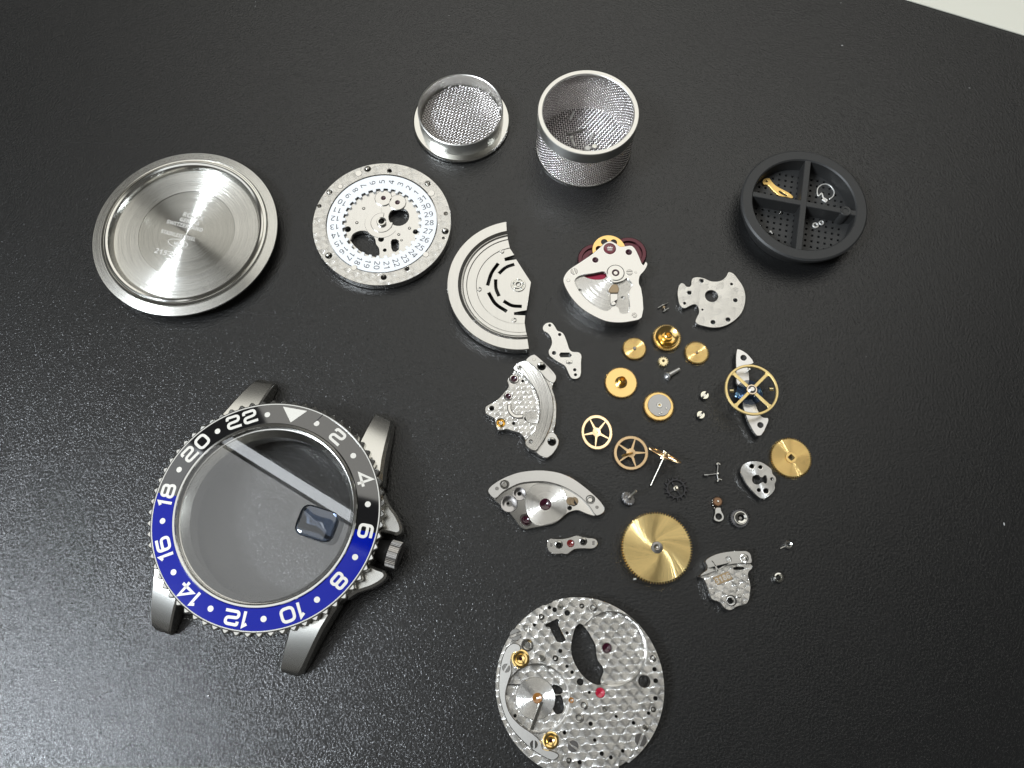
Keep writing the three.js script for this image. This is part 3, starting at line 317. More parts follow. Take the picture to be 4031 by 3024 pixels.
// ---------------------------------------------------------------- small machine parts shared by the builders
function screw(parent, x, y, z, r, ang, mat = M.screw, name = 'screw') {
  const h = r * 0.34, s = r * 0.2, half = (sg) => { const p = [], a0 = Math.asin(s / r); for (let i = 0; i <= 14; i++) { const a = a0 + (Math.PI - 2 * a0) * i / 14; p.push([r * Math.cos(a), sg * r * Math.sin(a)]); } return poly(p); };
  const put = (k) => at(turnZ(k, ang), x, y);
  const o = mesh(name, [put(ext(half(1), z - h, z, 0.07 * r)), put(ext(half(-1), z - h, z, 0.07 * r))], mat, parent);
  mesh('slot', put(ext(disc(r * 0.97, 28), z - h * 2.2, z - h * 1.0, 0)), M.pit, o);
  return o;
}
function bush(parent, x, y, z, ro, ri, mat = M.rhodPol, depth = 0.7) {       // countersunk hole lining
  return mesh('bushing', at(lathe([[ri, z - depth - 0.3], [ri, z - depth * 0.75], [ro * 0.93, z - 0.02], [ro, z + 0.025], [ro + 0.02, z - 0.05]], 28), x, y), mat, parent);
}
function jewel(parent, x, y, z, r, mat = M.ruby, hole = 0.28) {
  return mesh('jewel', at(lathe([[0, z - r * 0.5], [r * hole, z - r * 0.45], [r * (hole + 0.05), z - r * 0.25], [r * 0.72, z - r * 0.04], [r * 0.9, z], [r, z - 0.06], [r, z - 0.4]], 28, 0, TAU, 0.6), x, y), mat, parent);
}
function jewelled(parent, x, y, z, r, mat, hole) { const j = jewel(parent, x, y, z, r, mat, hole); return j; }
function stud(parent, x, y, z0, z1, r, mat = M.rhodPol, name = 'pin') { return mesh(name, at(lathe([[0, z1], [r * 0.75, z1], [r, z1 - r * 0.25], [r, z0]], 18, 0, TAU, 0.7), x, y), mat, parent); }

// ---------------------------------------------------------------- watch case
{
  const t = thing('watch_case', 'steel watch case with half black half blue numbered bezel, lying face up', 'watch case', D.case.o, 0, -16.8 * RAD);
  mesh('case_band', lathe([[14.6, 1.5], [17.6, 1.35], [19.5, 1.9], [19.75, 2.4], [19.75, 6.5], [19.4, 6.95], [14.8, 7.0], [14.6, 6.6], [14.6, 1.5]], 128, 0, TAU, 0.3), M.satin, t);
  const Y = [10.7, 11.5, 12.5, 15, 17.5, 20, 22, 23.3, 23.9], XO = [16.9, 16.7, 16.4, 15.75, 15.25, 14.8, 14.4, 14.0, 13.2], ZT = [6.9, 6.88, 6.8, 6.35, 5.6, 4.6, 3.6, 2.8, 1.9], ZB = [2.1, 1.9, 1.5, 1.0, 0.6, 0.25, 0.05, 0.1, 0.5];
  for (const sx of [-1, 1]) for (const sy of [-1, 1]) {
    const g = loft(Y.map((y, i) => { const xi = 10.1, xo = XO[i], a = ZB[i], b = ZT[i], c = Math.min(0.6, (b - a) * 0.25); return [[xi, a + 0.2], [xi + 0.25, a], [xo - c, a], [xo, a + c], [xo, b - c * 1.1], [xo - c * 0.9, b], [xi + 0.3, b], [xi, b - 0.3]].map(([x, z]) => [sx * x, sy * y, z]); }));
    mesh('lug', g, M.satin, t);
  }
  for (const sy of [-1, 1]) {
    const s = poly(smooth([[17.5, 9.6], [19.0, 8.0], [21.2, 6.4], [22.5, 5.0], [22.9, 4.0], [22.4, 3.25], [21.0, 3.1], [18.6, 3.1], [17.0, 5]].map(([x, y]) => [x, y * sy])));
    mesh('crown_guard', ext(s, 2.5, 6.1, 0.45, 8), M.satin, t);
  }
  // crown: gasket, knurled body, end cap
  const alongX = (g) => { g.rotateZ(-Math.PI / 2); return g.translate(0, 4.3, 0); };
  const crown = mesh('crown', [alongX((() => { const g = ext(gear(46, 2.4, 0.1, 0.55), 21.7, 23.7, 0.12); g.clearGroups(); return g; })()), alongX(lathe([[0, 23.95], [1.5, 23.9], [2.0, 23.75], [2.1, 23.5]], 40))], metal([0.44, 0.43, 0.42], 0.2), t);
  mesh('gasket', alongX(lathe([[0, 21.68], [2.0, 21.66], [2.1, 21.4], [1.9, 20.6], [1.6, 19.4]], 32)), M.rubber, crown);
  // bezel ring with coin edge
  const sc = []; const NT = 66;
  for (let i = 0; i < NT * 8; i++) { const a = i / (NT * 8) * TAU, w = 0.5 + 0.5 * Math.cos(a * NT), r = 19.62 + 0.82 * Math.pow(w, 0.9); sc.push([r * Math.cos(a), r * Math.sin(a)]); }
  mesh('bezel_ring', [ext(withHoles(poly(sc), [circlePts(0, 0, 16.5, 96)]), 7.05, 8.75, 0.16), lathe([[19.3, 8.7], [19.72, 8.74], [19.78, 8.86], [19.6, 8.98], [19.42, 8.96], [19.3, 8.6]], 144)], M.polished, t);
  mesh('inner_ring', lathe([[15.2, 7.2], [15.2, 9.5], [15.38, 9.62], [15.72, 9.6], [15.82, 9.45], [15.82, 7.2]], 128), M.polished, t);
  mesh('rehaut', lathe([[15.15, 8.3], [14.95, 8.25], [13.95, 6.6], [13.95, 6.2], [14.6, 6.1], [15.15, 6.1]], 128), M.satin, t);
  const cone = [[19.44, 8.5], [19.44, 8.9], [19.36, 8.96], [15.94, 9.35], [15.86, 9.31], [15.86, 8.6]];
  const insB = mesh('bezel_insert', lathe(cone, 96, Math.PI / 2 + 6.5 * RAD, Math.PI), M.ceramicBlack, t); insB.userData.label = 'glossy black half of bezel insert';
  const insA = mesh('bezel_insert', lathe(cone, 96, -Math.PI / 2 + 6.5 * RAD, Math.PI), M.ceramicBlue, t); insA.userData.label = 'glossy blue half of bezel insert';
  const slope = Math.atan2(0.39, 3.42);
  const place = (g, deg, r) => { const zz = 8.96 + (19.36 - r) / 3.42 * 0.39; g.rotateX(-slope); at(g, 0, r, zz); return turnZ(g, (6.5 - deg) * RAD); };
  const W = 2.5, HH = 2.6, sw = 0.5;
  const box = (x0, y0, x1, y1) => [[x0, y0], [x1, y0], [x1, y1], [x0, y1]];
  const w2 = W / 2 - sw / 2, h2 = HH / 2 - sw / 2;
  const glyph = {
    0: () => [[roundPath(box(-w2, -h2, w2, h2), 0.75, true), true]],
    1: () => [[[[-0.45, h2 - 0.45], [0.12, h2], [0.12, -h2 - 0.3]], false]],
    2: () => [[roundPath([[-w2, h2 - 0.55], [-w2, h2], [w2, h2], [w2, 0.05], [-w2, -0.1], [-w2, -h2], [w2 + 0.3, -h2]], 0.55), false]],
    4: () => [[[[w2 + 0.35, -0.55], [-w2 - 0.1, -0.55], [0.55, h2 + 0.2], [0.55, -h2 - 0.3]], false]],
    6: () => [[roundPath(box(-w2, -h2, w2, 0.25), 0.6, true), true], [roundPath([[-w2, -0.3], [-w2, h2], [w2, h2]], 0.6), false]],
    8: () => [[roundPath(box(-w2 * 0.9, 0.02, w2 * 0.9, h2), 0.5, true), true], [roundPath(box(-w2, -h2, w2, -0.02), 0.55, true), true]],
  };
  for (let hour = 2; hour < 24; hour += 2) {
    const txt = String(hour), geos = [], adv = (c) => (c === '1' ? 1.25 : 3.0);
    let x = -[...txt].reduce((s, c) => s + adv(c), 0) / 2;
    for (const c of txt) { glyph[c]().forEach(([pts, closed], k) => { const g = ext(stroke(pts, sw, closed), 0.012 + 0, 0.035 + 0.008 * k, 0); g.translate(x + adv(c) / 2, 0, 0); geos.push(place(g, hour * 15, 17.65)); }); x += adv(c); }
    const low = hour > 6 && hour < 18;
    const m = mesh('numeral', geos, M.numeral, low ? insA : insB); m.userData.label = 'cream numeral ' + txt;
  }
  for (let k = 0; k < 12; k++) { const deg = 15 + 30 * k; mesh('dot', place(ext(disc(0.5, 24), 0.012, 0.035, 0), deg, 17.55), M.numeral, deg > 90 && deg < 270 ? insA : insB); }
  mesh('triangle', place(ext(poly(roundPath([[-2.25, 1.25], [2.25, 1.25], [0, -1.45]], 0.12, true)), 0.012, 0.035, 0), 0, 17.7), M.numeral, insB);
  mesh('hair', place(ext(stroke([[-0.3, -0.9], [0.1, 0.2], [0.35, 1.2]], 0.11), 0.012, 0.05, 0), 14.3, 18.3), M.ink, insB);
  const crystal = mesh('crystal', lathe([[0, 8.35], [15.0, 8.35], [15.15, 8.5], [15.15, 10.0], [14.85, 10.3], [0, 10.3]], 128), M.glass, t);
  // magnifier lens: domed top on a rounded rectangle
  const lp = roundPath(box(-3.4, -2.7, 3.4, 2.7), 1.7, true), rows = [[1, 0.02], [0.99, 0.4], [0.95, 0.52], [0.88, 0.61], [0.78, 0.7], [0.64, 0.79], [0.48, 0.86], [0.3, 0.91], [0.14, 0.93], [0.04, 0.935]];
  mesh('magnifier_lens', at(loft(rows.map(([k, z]) => lp.map(([x, y]) => [x * k, y * k, 10.31 + z]))), 9.5, 0.75), M.lens, crystal);
}

// ---------------------------------------------------------------- case back, inner side up
const fontBold = await new FontLoader().loadAsync('fonts/droid/droid_sans_bold.typeface.json');
const fontRegular = await new FontLoader().loadAsync('fonts/droid/droid_sans_regular.typeface.json');
function letters(font, txt, size, z0, z1, stretch = 1) {
  const shapes = font.generateShapes(txt, size), g = shapes.map((s) => ext(s, z0, z1, 0, 4));
  const all = mergeGeometries(g.map((k) => { k.clearGroups(); return k; })); all.scale(stretch, 1, 1); all.computeBoundingBox(); const b = all.boundingBox;
  return all.translate(-(b.min.x + b.max.x) / 2, 0, -(b.min.z + b.max.z) / 2);
}
{
  const t = thing('case_back', 'round steel case back lying inner side up, turned rings and engraved centre', 'case back', [-66.6, 78.9], 0);
  mesh('flange', lathe([[16.75, 0.6], [17.0, 0.3], [18.2, 1.4], [18.72, 2.3], [18.66, 2.62], [16.9, 2.86], [16.75, 2.8]], 144), M.rows, t);
  mesh('thread_ring', lathe([[16.78, 0.6], [16.78, 3.0], [16.6, 3.22], [16.36, 3.22], [16.3, 2.98], [16.05, 2.98], [15.98, 3.25], [15.7, 3.4], [15.3, 3.3], [14.75, 2.35], [14.62, 1.9], [14.62, 0.6]], 144, 0, TAU, 0.5), M.polished, t);
  mesh('floor_ring', planar(ext(ring(14.66, 9.75, 128), 0.8, 2.02, 0.05), 30), [M.turned, M.polished], t);
  mesh('floor', lathe([[0, 0.05], [15, 0.02], [17.1, 0.4], [16.4, 0.95], [0, 0.95]], 96), M.satin, t);
  const c = mesh('centre_disc', planar(ext(disc(9.78, 128), 0.9, 1.88, 0.03), 20), [metal([0.54, 0.535, 0.50], 0.17, texTurned), M.polished], t);
  const a = -15 * RAD;
  for (const [txt, size, x, y, st] of [['ROLEX', 0.98, 1.0, 4.0, 1.1], ['GENEVA', 0.85, 0.7, 2.7, 0.95], ['SWITZERLAND', 0.85, 0.1, 1.5, 1.0], ['STAINLESS STEEL', 0.85, -0.3, -0.9, 0.8], ['21570', 1.1, -1.3, -5.3, 1.1]]) {
    const e = mesh('engraving', at(turnZ(at(letters(fontBold, txt, size, 1.885, 1.90, st), 0, 0), a), x * Math.cos(a) - y * Math.sin(a) - 1.1, x * Math.sin(a) + y * Math.cos(a) + 0.3), M.etch, c); e.userData.label = 'engraved lettering ' + txt.toLowerCase();
  }
  const oval = circlePts(0, 0, 1, 40).map(([x, y]) => [x * 2.1, y * 0.85]);
  const emblem = [ext(stroke(oval, 0.14, true), 1.885, 1.90, 0), ext(poly([[-0.7, -0.4], [-0.9, 0.3], [-0.4, -0.05], [-0.2, 0.45], [0, 0], [0.2, 0.45], [0.4, -0.05], [0.9, 0.3], [0.7, -0.4]]), 1.885, 1.90, 0)].map((g) => at(turnZ(g, a), -1.5, -2.3));
  mesh('emblem', emblem, M.etch, c);
}

// ---------------------------------------------------------------- calendar plate
{
  const d = D.datePlate; d.sunk = d.sunk.concat([]).map(([x, y, r]) => { const q = Math.hypot(x, y), k = Math.min(1, (14.0 - r) / q); return [x * k, y * k, r]; });
  const t = thing('calendar_plate', 'round silver movement plate carrying a white ring of date numbers', 'movement plate', d.o);
  mesh('plate_rim', planar(ext(withHoles(disc(14.25, 128), [circlePts(0, 0, 11.45, 96), ...d.rim, ...d.sunk.map(([x, y, r]) => [x, y, r * 0.98])]), 0.25, 2.0, 0.08), ...PERL, 0.5, 0.5, -0.5), [M.pearlSoft, M.rhodPol], t);
  mesh('base', lathe([[12.6, 0], [13.6, 0], [13.7, 0.3], [12.5, 0.3]], 96), M.rhod, t);
  mesh('ledge', planar(ext(withHoles(disc(11.6, 96), [d.hole[0], d.blob, d.slot, ...d.small, ...d.gap, d.tube[0]]), 0.3, 1.2, 0.03), 30), [M.rhod, M.rhodPol], t);
  const bite = new THREE.CatmullRomCurve3(d.bite.map(([x, y]) => new THREE.Vector3(x, y, 0)), false, 'centripetal').getPoints(36).map((v) => [v.x, v.y]);
  const b0 = Math.atan2(bite[0][1], bite[0][0]), b1 = Math.atan2(bite[36][1], bite[36][0]) + 0, span = ((b0 - b1) % TAU + TAU) % TAU;
  const bitten = [...Array.from({ length: 120 }, (_, k) => { const a = b1 + span * k / 119; return [8 * Math.cos(a), 8 * Math.sin(a)]; }), ...bite.filter((p) => Math.hypot(...p) < 7.98)];
  mesh('centre_plate', planar(ext(withHoles(poly(bitten), [d.hole[0], d.slot, ...d.small, [d.tube[0][0], d.tube[0][1], d.tube[0][2]], ...d.jew.map(([x, y, r]) => [x, y, r]), ].concat(d.gap.filter(([x, y, r]) => Math.hypot(x, y) + r < 7.9)).concat([])), 1.2, 1.45, 0.03), 20), [M.plate, M.rhodPol], t);
  for (const [x, y, r] of d.sunk) bush(t, x, y, 2.0, r, r * 0.55);
  for (const [x, y, r] of d.discs) stud(t, x, y, 1.2, 2.06, r, M.rhodPol, 'clip');
  for (const [x, y, r] of d.jew) { jewel(t, x, y, 1.62, r); mesh('collar', at(lathe([[r, 1.4], [r, 1.66], [r * 3.3, 1.66], [r * 3.5, 1.6], [r * 3.5, 1.4]], 40), x, y), M.rhod, t); }
  const [hx, hy] = d.tube[0];
  mesh('centre_tube', at(lathe([[0.62, 0.4], [0.62, 2.1], [0.92, 2.15], [1.0, 2.05], [1.0, 1.4]], 36), hx, hy), M.polished, t);
  mesh('collar', at(lathe([[1.0, 1.4], [1.0, 1.62], [2.2, 1.62], [2.3, 1.55], [2.3, 1.4]], 48, Math.PI * 0.95, Math.PI * 1.55), hx, hy), M.rhod, t);
  mesh('collar', at(lathe([[2.3, 1.4], [2.3, 1.53], [3.45, 1.53], [3.5, 1.45], [3.5, 1.4]], 64, Math.PI * 1.02, Math.PI * 1.3), hx, hy), M.rhod, t);
  for (const [x, y, r] of d.small.slice(2)) stud(t, x, y, 1.0, 1.5, r * 0.7, M.rhodPol);
  const inner = []; for (const [x, y] of gearPts(62, 8.25, -0.42, 0.5)) inner.push([x, y]);
  const teeth = []; const nT = 31; for (let i = 0; i < nT; i++) for (const [f, r] of [[-0.5, 8.15], [-0.24, 8.15], [-0.15, 7.55], [0.15, 7.55], [0.24, 8.15]]) { const a = (i + f) / nT * TAU; teeth.push([r * Math.cos(a), r * Math.sin(a)]); }
  const dr = mesh('date_ring', planar(ext(withHoles(disc(11.28, 128), [teeth]), 1.72, 1.95, 0.03), 30), [M.white, M.white], t);
  for (let n = 1; n <= 31; n++) {
    const a = (n - 28) * TAU / 31 + 0.0 * RAD, g = letters(fontRegular, String(n), 1.14, 1.955, 1.968, 1.12);
    at(g, 9.75, 0); turnZ(g, a);
    mesh('date_numeral', g, M.ink, dr);
  }
}

// ---------------------------------------------------------------- rotor
{
  const d = D.rotor, t = thing('rotor_weight', 'half round silver winding rotor with concentric steps and curved slots', 'rotor', d.o);
  const R = 14.0, o = d.out, a0 = Math.atan2(o[0][1], o[0][0]), a1 = Math.atan2(o[o.length - 1][1], o[o.length - 1][0]) + TAU;
  const arc = (r, n, s, e) => Array.from({ length: n + 1 }, (_, i) => { const a = s + (e - s) * i / n; return [r * Math.cos(a), r * Math.sin(a)]; });
  // the straight side cuts every ring: a ring between two radii ends where it meets that side
  const side = o; const cutAngle = (r, from) => { let best = null; for (let i = 0; i + 1 < side.length; i++) for (let k = 0; k <= 20; k++) { const f = k / 20, x = side[i][0] * (1 - f) + side[i + 1][0] * f, y = side[i][1] * (1 - f) + side[i + 1][1] * f, dd = Math.abs(Math.hypot(x, y) - r); if ((from > 0 ? y > 0 : y < 0) && (!best || dd < best[0])) best = [dd, Math.atan2(y, x)]; } return best[1] < 0 ? best[1] + TAU : best[1]; };
  const sector = (ro, ri, n = 60) => poly([...arc(ro, n, cutAngle(ro, 1), cutAngle(ro, -1)), ...arc(ri, n, cutAngle(ri, -1), cutAngle(ri, 1))]);
  const e = d.edge.map((p) => Math.hypot(...p)), Re = e.reduce((s, x) => s + x, 0) / e.length;
  const rows = [[Re, 11.75 / 14 * Re, 0.5, 2.62, 0.12], [11.75 / 14 * Re, 11.1 / 14 * Re, 0.9, 2.3, 0.04], [11.1 / 14 * Re, 10.2 / 14 * Re, 0.9, 2.12, 0.04], [10.2 / 14 * Re, 8.3 / 14 * Re, 0.9, 1.98, 0.04]];
  mesh('weight', planar(ext(sector(rows[0][0], rows[0][1]), rows[0][2], rows[0][3], rows[0][4]), 60), [M.rotor, M.rhodPol], t);
  for (const [ro, ri, z0, z1, b] of rows.slice(1)) mesh('step', planar(ext(sector(ro, ri), z0, z1, b), 60), [M.rotor, M.rhodPol], t);
  for (const [ra, za, rb, zb] of [[11.78, 2.62, 11.15, 2.26], [10.98, 2.26, 10.8, 2.1], [10.25, 2.12, 10.1, 1.98], [8.36, 1.98, 8.24, 1.85]]) { const k = Re / 14, p0 = cutAngle(rb * k, 1) + Math.PI / 2, p1 = cutAngle(rb * k, -1) + Math.PI / 2; mesh('chamfer', lathe([[ra * k, za + 0.01], [(ra + rb) / 2 * k, (za * 0.35 + zb * 0.65) + 0.01], [rb * k, zb + 0.01]], 80, p0, p1 - p0), M.polished, t); }
  const slot = (p, w) => { const c = new THREE.CatmullRomCurve3(p.map(([x, y]) => new THREE.Vector3(x, y, 0))).getPoints(10).map((v) => [v.x, v.y]); const s = stroke(c, w); return s.getPoints().map((v) => [v.x, v.y]); };
  const ri = 8.3 / 14 * Re, b1 = cutAngle(ri, -1), b0 = cutAngle(ri, 1);
  const inner = o.filter((p) => Math.hypot(...p) < ri - 0.05);
  mesh('web', planar(ext(withHoles(poly([...arc(ri, 40, b0, b1), ...inner.slice().reverse()]), [slot(d.s1, 0.62), slot(d.s2, 0.62), slot(d.t1, 0.62), slot(d.t2, 0.62), slot(d.t3, 0.62)]), 1.1, 1.85, 0.05), 60), [M.rotor, M.rhodPol], t);
  const hub = mesh('hub', lathe([[0.35, 0], [0.35, 2.0], [0.55, 2.15], [0.8, 2.15], [0.95, 1.95], [1.1, 1.95], [1.2, 2.08], [1.42, 2.08], [1.5, 1.95], [1.5, 0]], 40), M.polished, t);
  for (let i = 0; i < 5; i++) { const s = new THREE.SphereGeometry(0.2, 12, 8); at(s, 1.02 * Math.cos(i * TAU / 5 + 0.3), 1.02 * Math.sin(i * TAU / 5 + 0.3), 1.98); mesh('bearing_ball', s, M.polished, hub); }
  for (const [x, y, r] of d.riv) mesh('rivet', at(lathe([[r * 0.35, 1.8], [r * 0.35, 2.05], [r * 0.8, 2.08], [r, 1.95], [r, 1.7]], 20), x, y), M.rhodPol, t);
}

// ---------------------------------------------------------------- automatic winding bridge with purple wheels
{
  const d = D.autoBridge, t = thing('winding_bridge', 'silver winding bridge with two purple wheels and a gold wheel beneath', 'bridge', d.o);
  const o = smooth(d.out, 3), rec = smooth(d.rec, 3), slit = smooth(d.slit, 3);
  for (const [x, y, r] of d.pur) {
    const w = mesh('purple_wheel', [at(ext(withHoles(gear(54, r, 0.16, 0.5), [circlePts(0, 0, r * 0.74, 48)]), 1.0, 1.9, 0.08), x, y), at(ext(ring(r * 0.76, 0.3, 40), 1.1, 1.5, 0.05), x, y)], M.purple, t);
    mesh('spring_arm', at(lathe([[r * 0.45, 1.5], [r * 0.45, 1.85], [r * 0.58, 1.85], [r * 0.58, 1.5]], 40), x, y), M.purple, w);
    stud(t, x, y, 0, 1.4, 0.4, M.polished, 'axle');
  }
  const [gx, gy, gr] = d.gold[0];
  mesh('gold_wheel', at(planar(ext(withHoles(disc(gr, 64), [60, 116, 172].map((a) => [gr * 0.6 * Math.cos(a * RAD), gr * 0.6 * Math.sin(a * RAD), gr * 0.19])), 2.05, 2.3, 0.05), 8), gx, gy), [M.gold, M.goldPol], t);
  stud(t, gx, gy, 0, 2.2, 0.5, M.polished, 'axle');
  const full = withHoles(poly(o), [rec, ...d.jew, [d.big[0][0], d.big[0][1], d.big[0][2] * 0.97]]);
  mesh('bridge_plate', planar(ext(full, 2.45, 3.25, 0.09), 30), [M.plate, M.rhodPol], t);
  mesh('recess_floor', planar(ext(withHoles(poly(smooth(d.rec.map(([x, y]) => [x * 1.012, y * 1.012]), 3)), [slit, ...d.hol.slice(0, 2)]), 2.2, 2.75, 0.02), 22, 22, 0.5 - d.piv[0][0] / 22, 0.5 - d.piv[0][1] / 22), [metal(RHOD, 0.2, texTurned, { normalScale: new THREE.Vector2(0.95, 0.95) }), M.rhodPol], t);
  mesh('wheel_edge', ext(poly(slit), 2.2, 2.5, 0.03), metal([0.24, 0.03, 0.06], 0.25), t);
  mesh('foot', planar(ext(poly(o.map(([x, y]) => [x * 0.97 - 0.05, y * 0.97]).filter(([x, y]) => y < 1.2)), 0, 2.2, 0.1), 20), [M.rhod, M.rhodPol], t);
  const [px, py, pr] = d.piv[0], cr = d.collar[0][2];
  mesh('collar', at(lathe([[pr, 2.6], [pr, 3.3], [cr * 0.85, 3.34], [cr, 3.2], [cr, 2.6]], 48), px, py), M.rhodPol, t);
  jewel(t, px, py, 3.36, pr);
  const [bx, by, br] = d.big[0];
  const bj = mesh('jewel', at(lathe([[0, 3.40], [br * 0.8, 3.38], [br, 3.28], [br, 2.9]], 40, 0, TAU, 0.5), bx, by), new THREE.MeshPhysicalMaterial({ color: C(0.13, 0.007, 0.02), roughness: 0.16, ior: 1.77 }), t); bj.userData.label = 'large dark red jewel';
  const crownPts = [[-0.5, -0.15], [-0.55, 0.2], [-0.3, 0.02], [-0.2, 0.38], [0, 0.05], [0.2, 0.38], [0.3, 0.02], [0.55, 0.2], [0.5, -0.15]];
  mesh('emblem', [at(ext(poly(crownPts), 3.405, 3.42, 0), bx, by + 0.1), at(ext(poly([[-0.5, -0.28], [0.5, -0.28], [0.45, -0.45], [-0.45, -0.45]]), 3.405, 3.42, 0), bx, by)], M.frost, bj);
  for (const [x, y, r] of d.jew) jewel(t, x, y, 3.29, r, M.ruby, 0.3);
  d.scr.forEach(([x, y, r], i) => screw(t, x, y, i === 2 ? 3.0 : 3.36, r, [1.9, 0.1, 0.15, 0.6][i]));
  for (const [x, y, r] of d.pin) stud(t, x, y, 3.0, 3.3, r);
  const cl = mesh('click_plate', planar(ext(withHoles(poly(smooth(d.fin, 2)), [d.hol[2]]), 2.78, 2.98, 0.06), 8), [M.rhod, M.rhodPol], t);
  mesh('click', planar(ext(poly(roundPath(d.tri, 0.25, true)), 2.98, 3.25, 0.07), 8), [M.bronze, M.bronze], cl);
}

// ---------------------------------------------------------------- pearled plate, cross, spring plate, cock
const plateThing = (name, label, cat, d, holes, z, mat, bevel = 0.06, lift = 0) => { const t = thing(name, label, cat, d.o); mesh('plate', planar(ext(withHoles(poly(smooth(d.out, 3)), holes), lift, z, bevel), ...PERL, 0.3, 0.6, 0.5), [mat, M.rhodPol], t); return t; };
{
  const d = D.perlPlate, t = plateThing('pearled_plate', 'flat silver plate with scale pattern, notched edge and one large round hole', 'plate', d, d.hol, 0.9, M.pearlSoft);
  for (const [x, y, r] of d.hol.slice(1, 3)) mesh('bushing', at(lathe([[r, 0.2], [r * 1.02, 0.9], [r * 1.35, 0.93], [r * 1.4, 0.85]], 22), x, y), M.rhodPol, t);
}
{
  const d = D.springPlate, t = plateThing('spring_plate', 'thin grey lever shaped plate with an oblong slot and small holes', 'plate', d, [...d.hol, d.slot], 0.6, M.plate, 0.05);
  const [x, y] = d.blk[0]; mesh('post', [at(ext(poly([[-0.6, -0.25], [0.6, -0.25], [0.6, 0.25], [-0.6, 0.25]]), 0.55, 0.85, 0.05), x, y), rod([x, y, 0.6], [x, y, 1.3], 0.22)], M.polished, t);
}
{
  const d = D.cock, t = plateThing('small_cock', 'narrow silver bridge with one red jewel between two screw holes', 'bridge', d, [...d.sunk, d.ruby[0]].map(([x, y, r]) => [x, y, r]), 1.4, M.rhod, 0.1);
  for (const [x, y, r] of d.sunk) bush(t, x, y, 1.4, r, r * 0.5);
  const [x, y, r] = d.ruby[0]; jewel(t, x, y, 1.42, r, new THREE.MeshPhysicalMaterial({ color: C(0.16, 0.012, 0.012), roughness: 0.12, ior: 1.77 }), 0.3);
  for (const [a, b, q] of d.pads) mesh('stud', at(ext(poly([[-q, -q * 1.2], [q * 0.4, -q * 1.4], [q * 0.8, q * 1.2], [-q * 0.7, q * 1.3]]), 1.3, 1.44, 0.03), a, b), M.dark, t);
}
{
  const d = D.cross, t = thing('click_spring', 'tiny steel part with crossed arms near the pearled plate', 'spring', d.o);
  for (const k of ['a', 'b', 'c']) mesh('arm', tube(d[k].map(([x, y], i) => [x, y, 0.35 + 0.25 * (i % 2)]), 0.13), M.satin, t);
  stud(t, 0, 0, 0, 0.75, 0.3, M.bronze);
}

// ---------------------------------------------------------------- parts tray and what lies in it
const TRAY = D.tray;
{
  const t = thing('parts_tray', 'round black plastic tray divided by a cross, with perforated floor', 'tray', TRAY.o);
  const ro = TRAY.outer[0][2], ri = TRAY.inner[0][2];
  mesh('rim', lathe([[ri, 0], [ri, 4.75], [ri + 0.25, 5.0], [ro - 0.35, 5.0], [ro, 4.7], [ro - 0.05, 3.9], [ri + 1.0, 3.6], [ri + 0.7, 0.2], [ri + 0.6, 0], [ri, 0]], 128, 0, TAU, 0.5), M.plastic, t);
  const b1 = TRAY.bar1, ang = Math.atan2(b1[0][1] - b1[1][1], b1[0][0] - b1[1][0]) - Math.PI / 2;
  const holes = [], pitch = 1.32, hs = 0.24;
  for (let i = -8; i <= 8; i++) for (let j = -8; j <= 8; j++) { const x = (i + 0.5) * pitch, y = (j + 0.5) * pitch; if (Math.hypot(x, y) < ri - 0.55) holes.push(turnedPts([[x - hs, y - hs], [x + hs, y - hs], [x + hs, y + hs], [x - hs, y + hs]], ang)); }
  mesh('floor', ext(withHoles(disc(ri + 0.1, 96), holes), 0.9, 1.35, 0), M.plastic, t);
  const bar = ([p, q], w, z) => { const a = Math.atan2(q[1] - p[1], q[0] - p[0]), l = Math.hypot(q[0] - p[0], q[1] - p[1]); const g = ext(poly([[-l / 2 - 0.2, -w / 2], [l / 2 + 0.2, -w / 2], [l / 2 + 0.2, w / 2], [-l / 2 - 0.2, w / 2]]), 1.3, z, 0.1); turnZ(g, a); return at(g, (p[0] + q[0]) / 2, (p[1] + q[1]) / 2); };
  mesh('divider', bar(TRAY.bar1, 1.25, 4.82), M.plastic, t); mesh('divider', bar(TRAY.bar2, 1.15, 4.78), M.plastic, t);
  const [lx, ly, lr] = TRAY.loop[0];
  mesh('post', at(lathe([[0.6, 1.3], [0.6, 4.9], [lr * 0.9, 4.95], [lr, 4.8], [lr, 1.3]], 32), lx, ly), M.plastic, t);
}
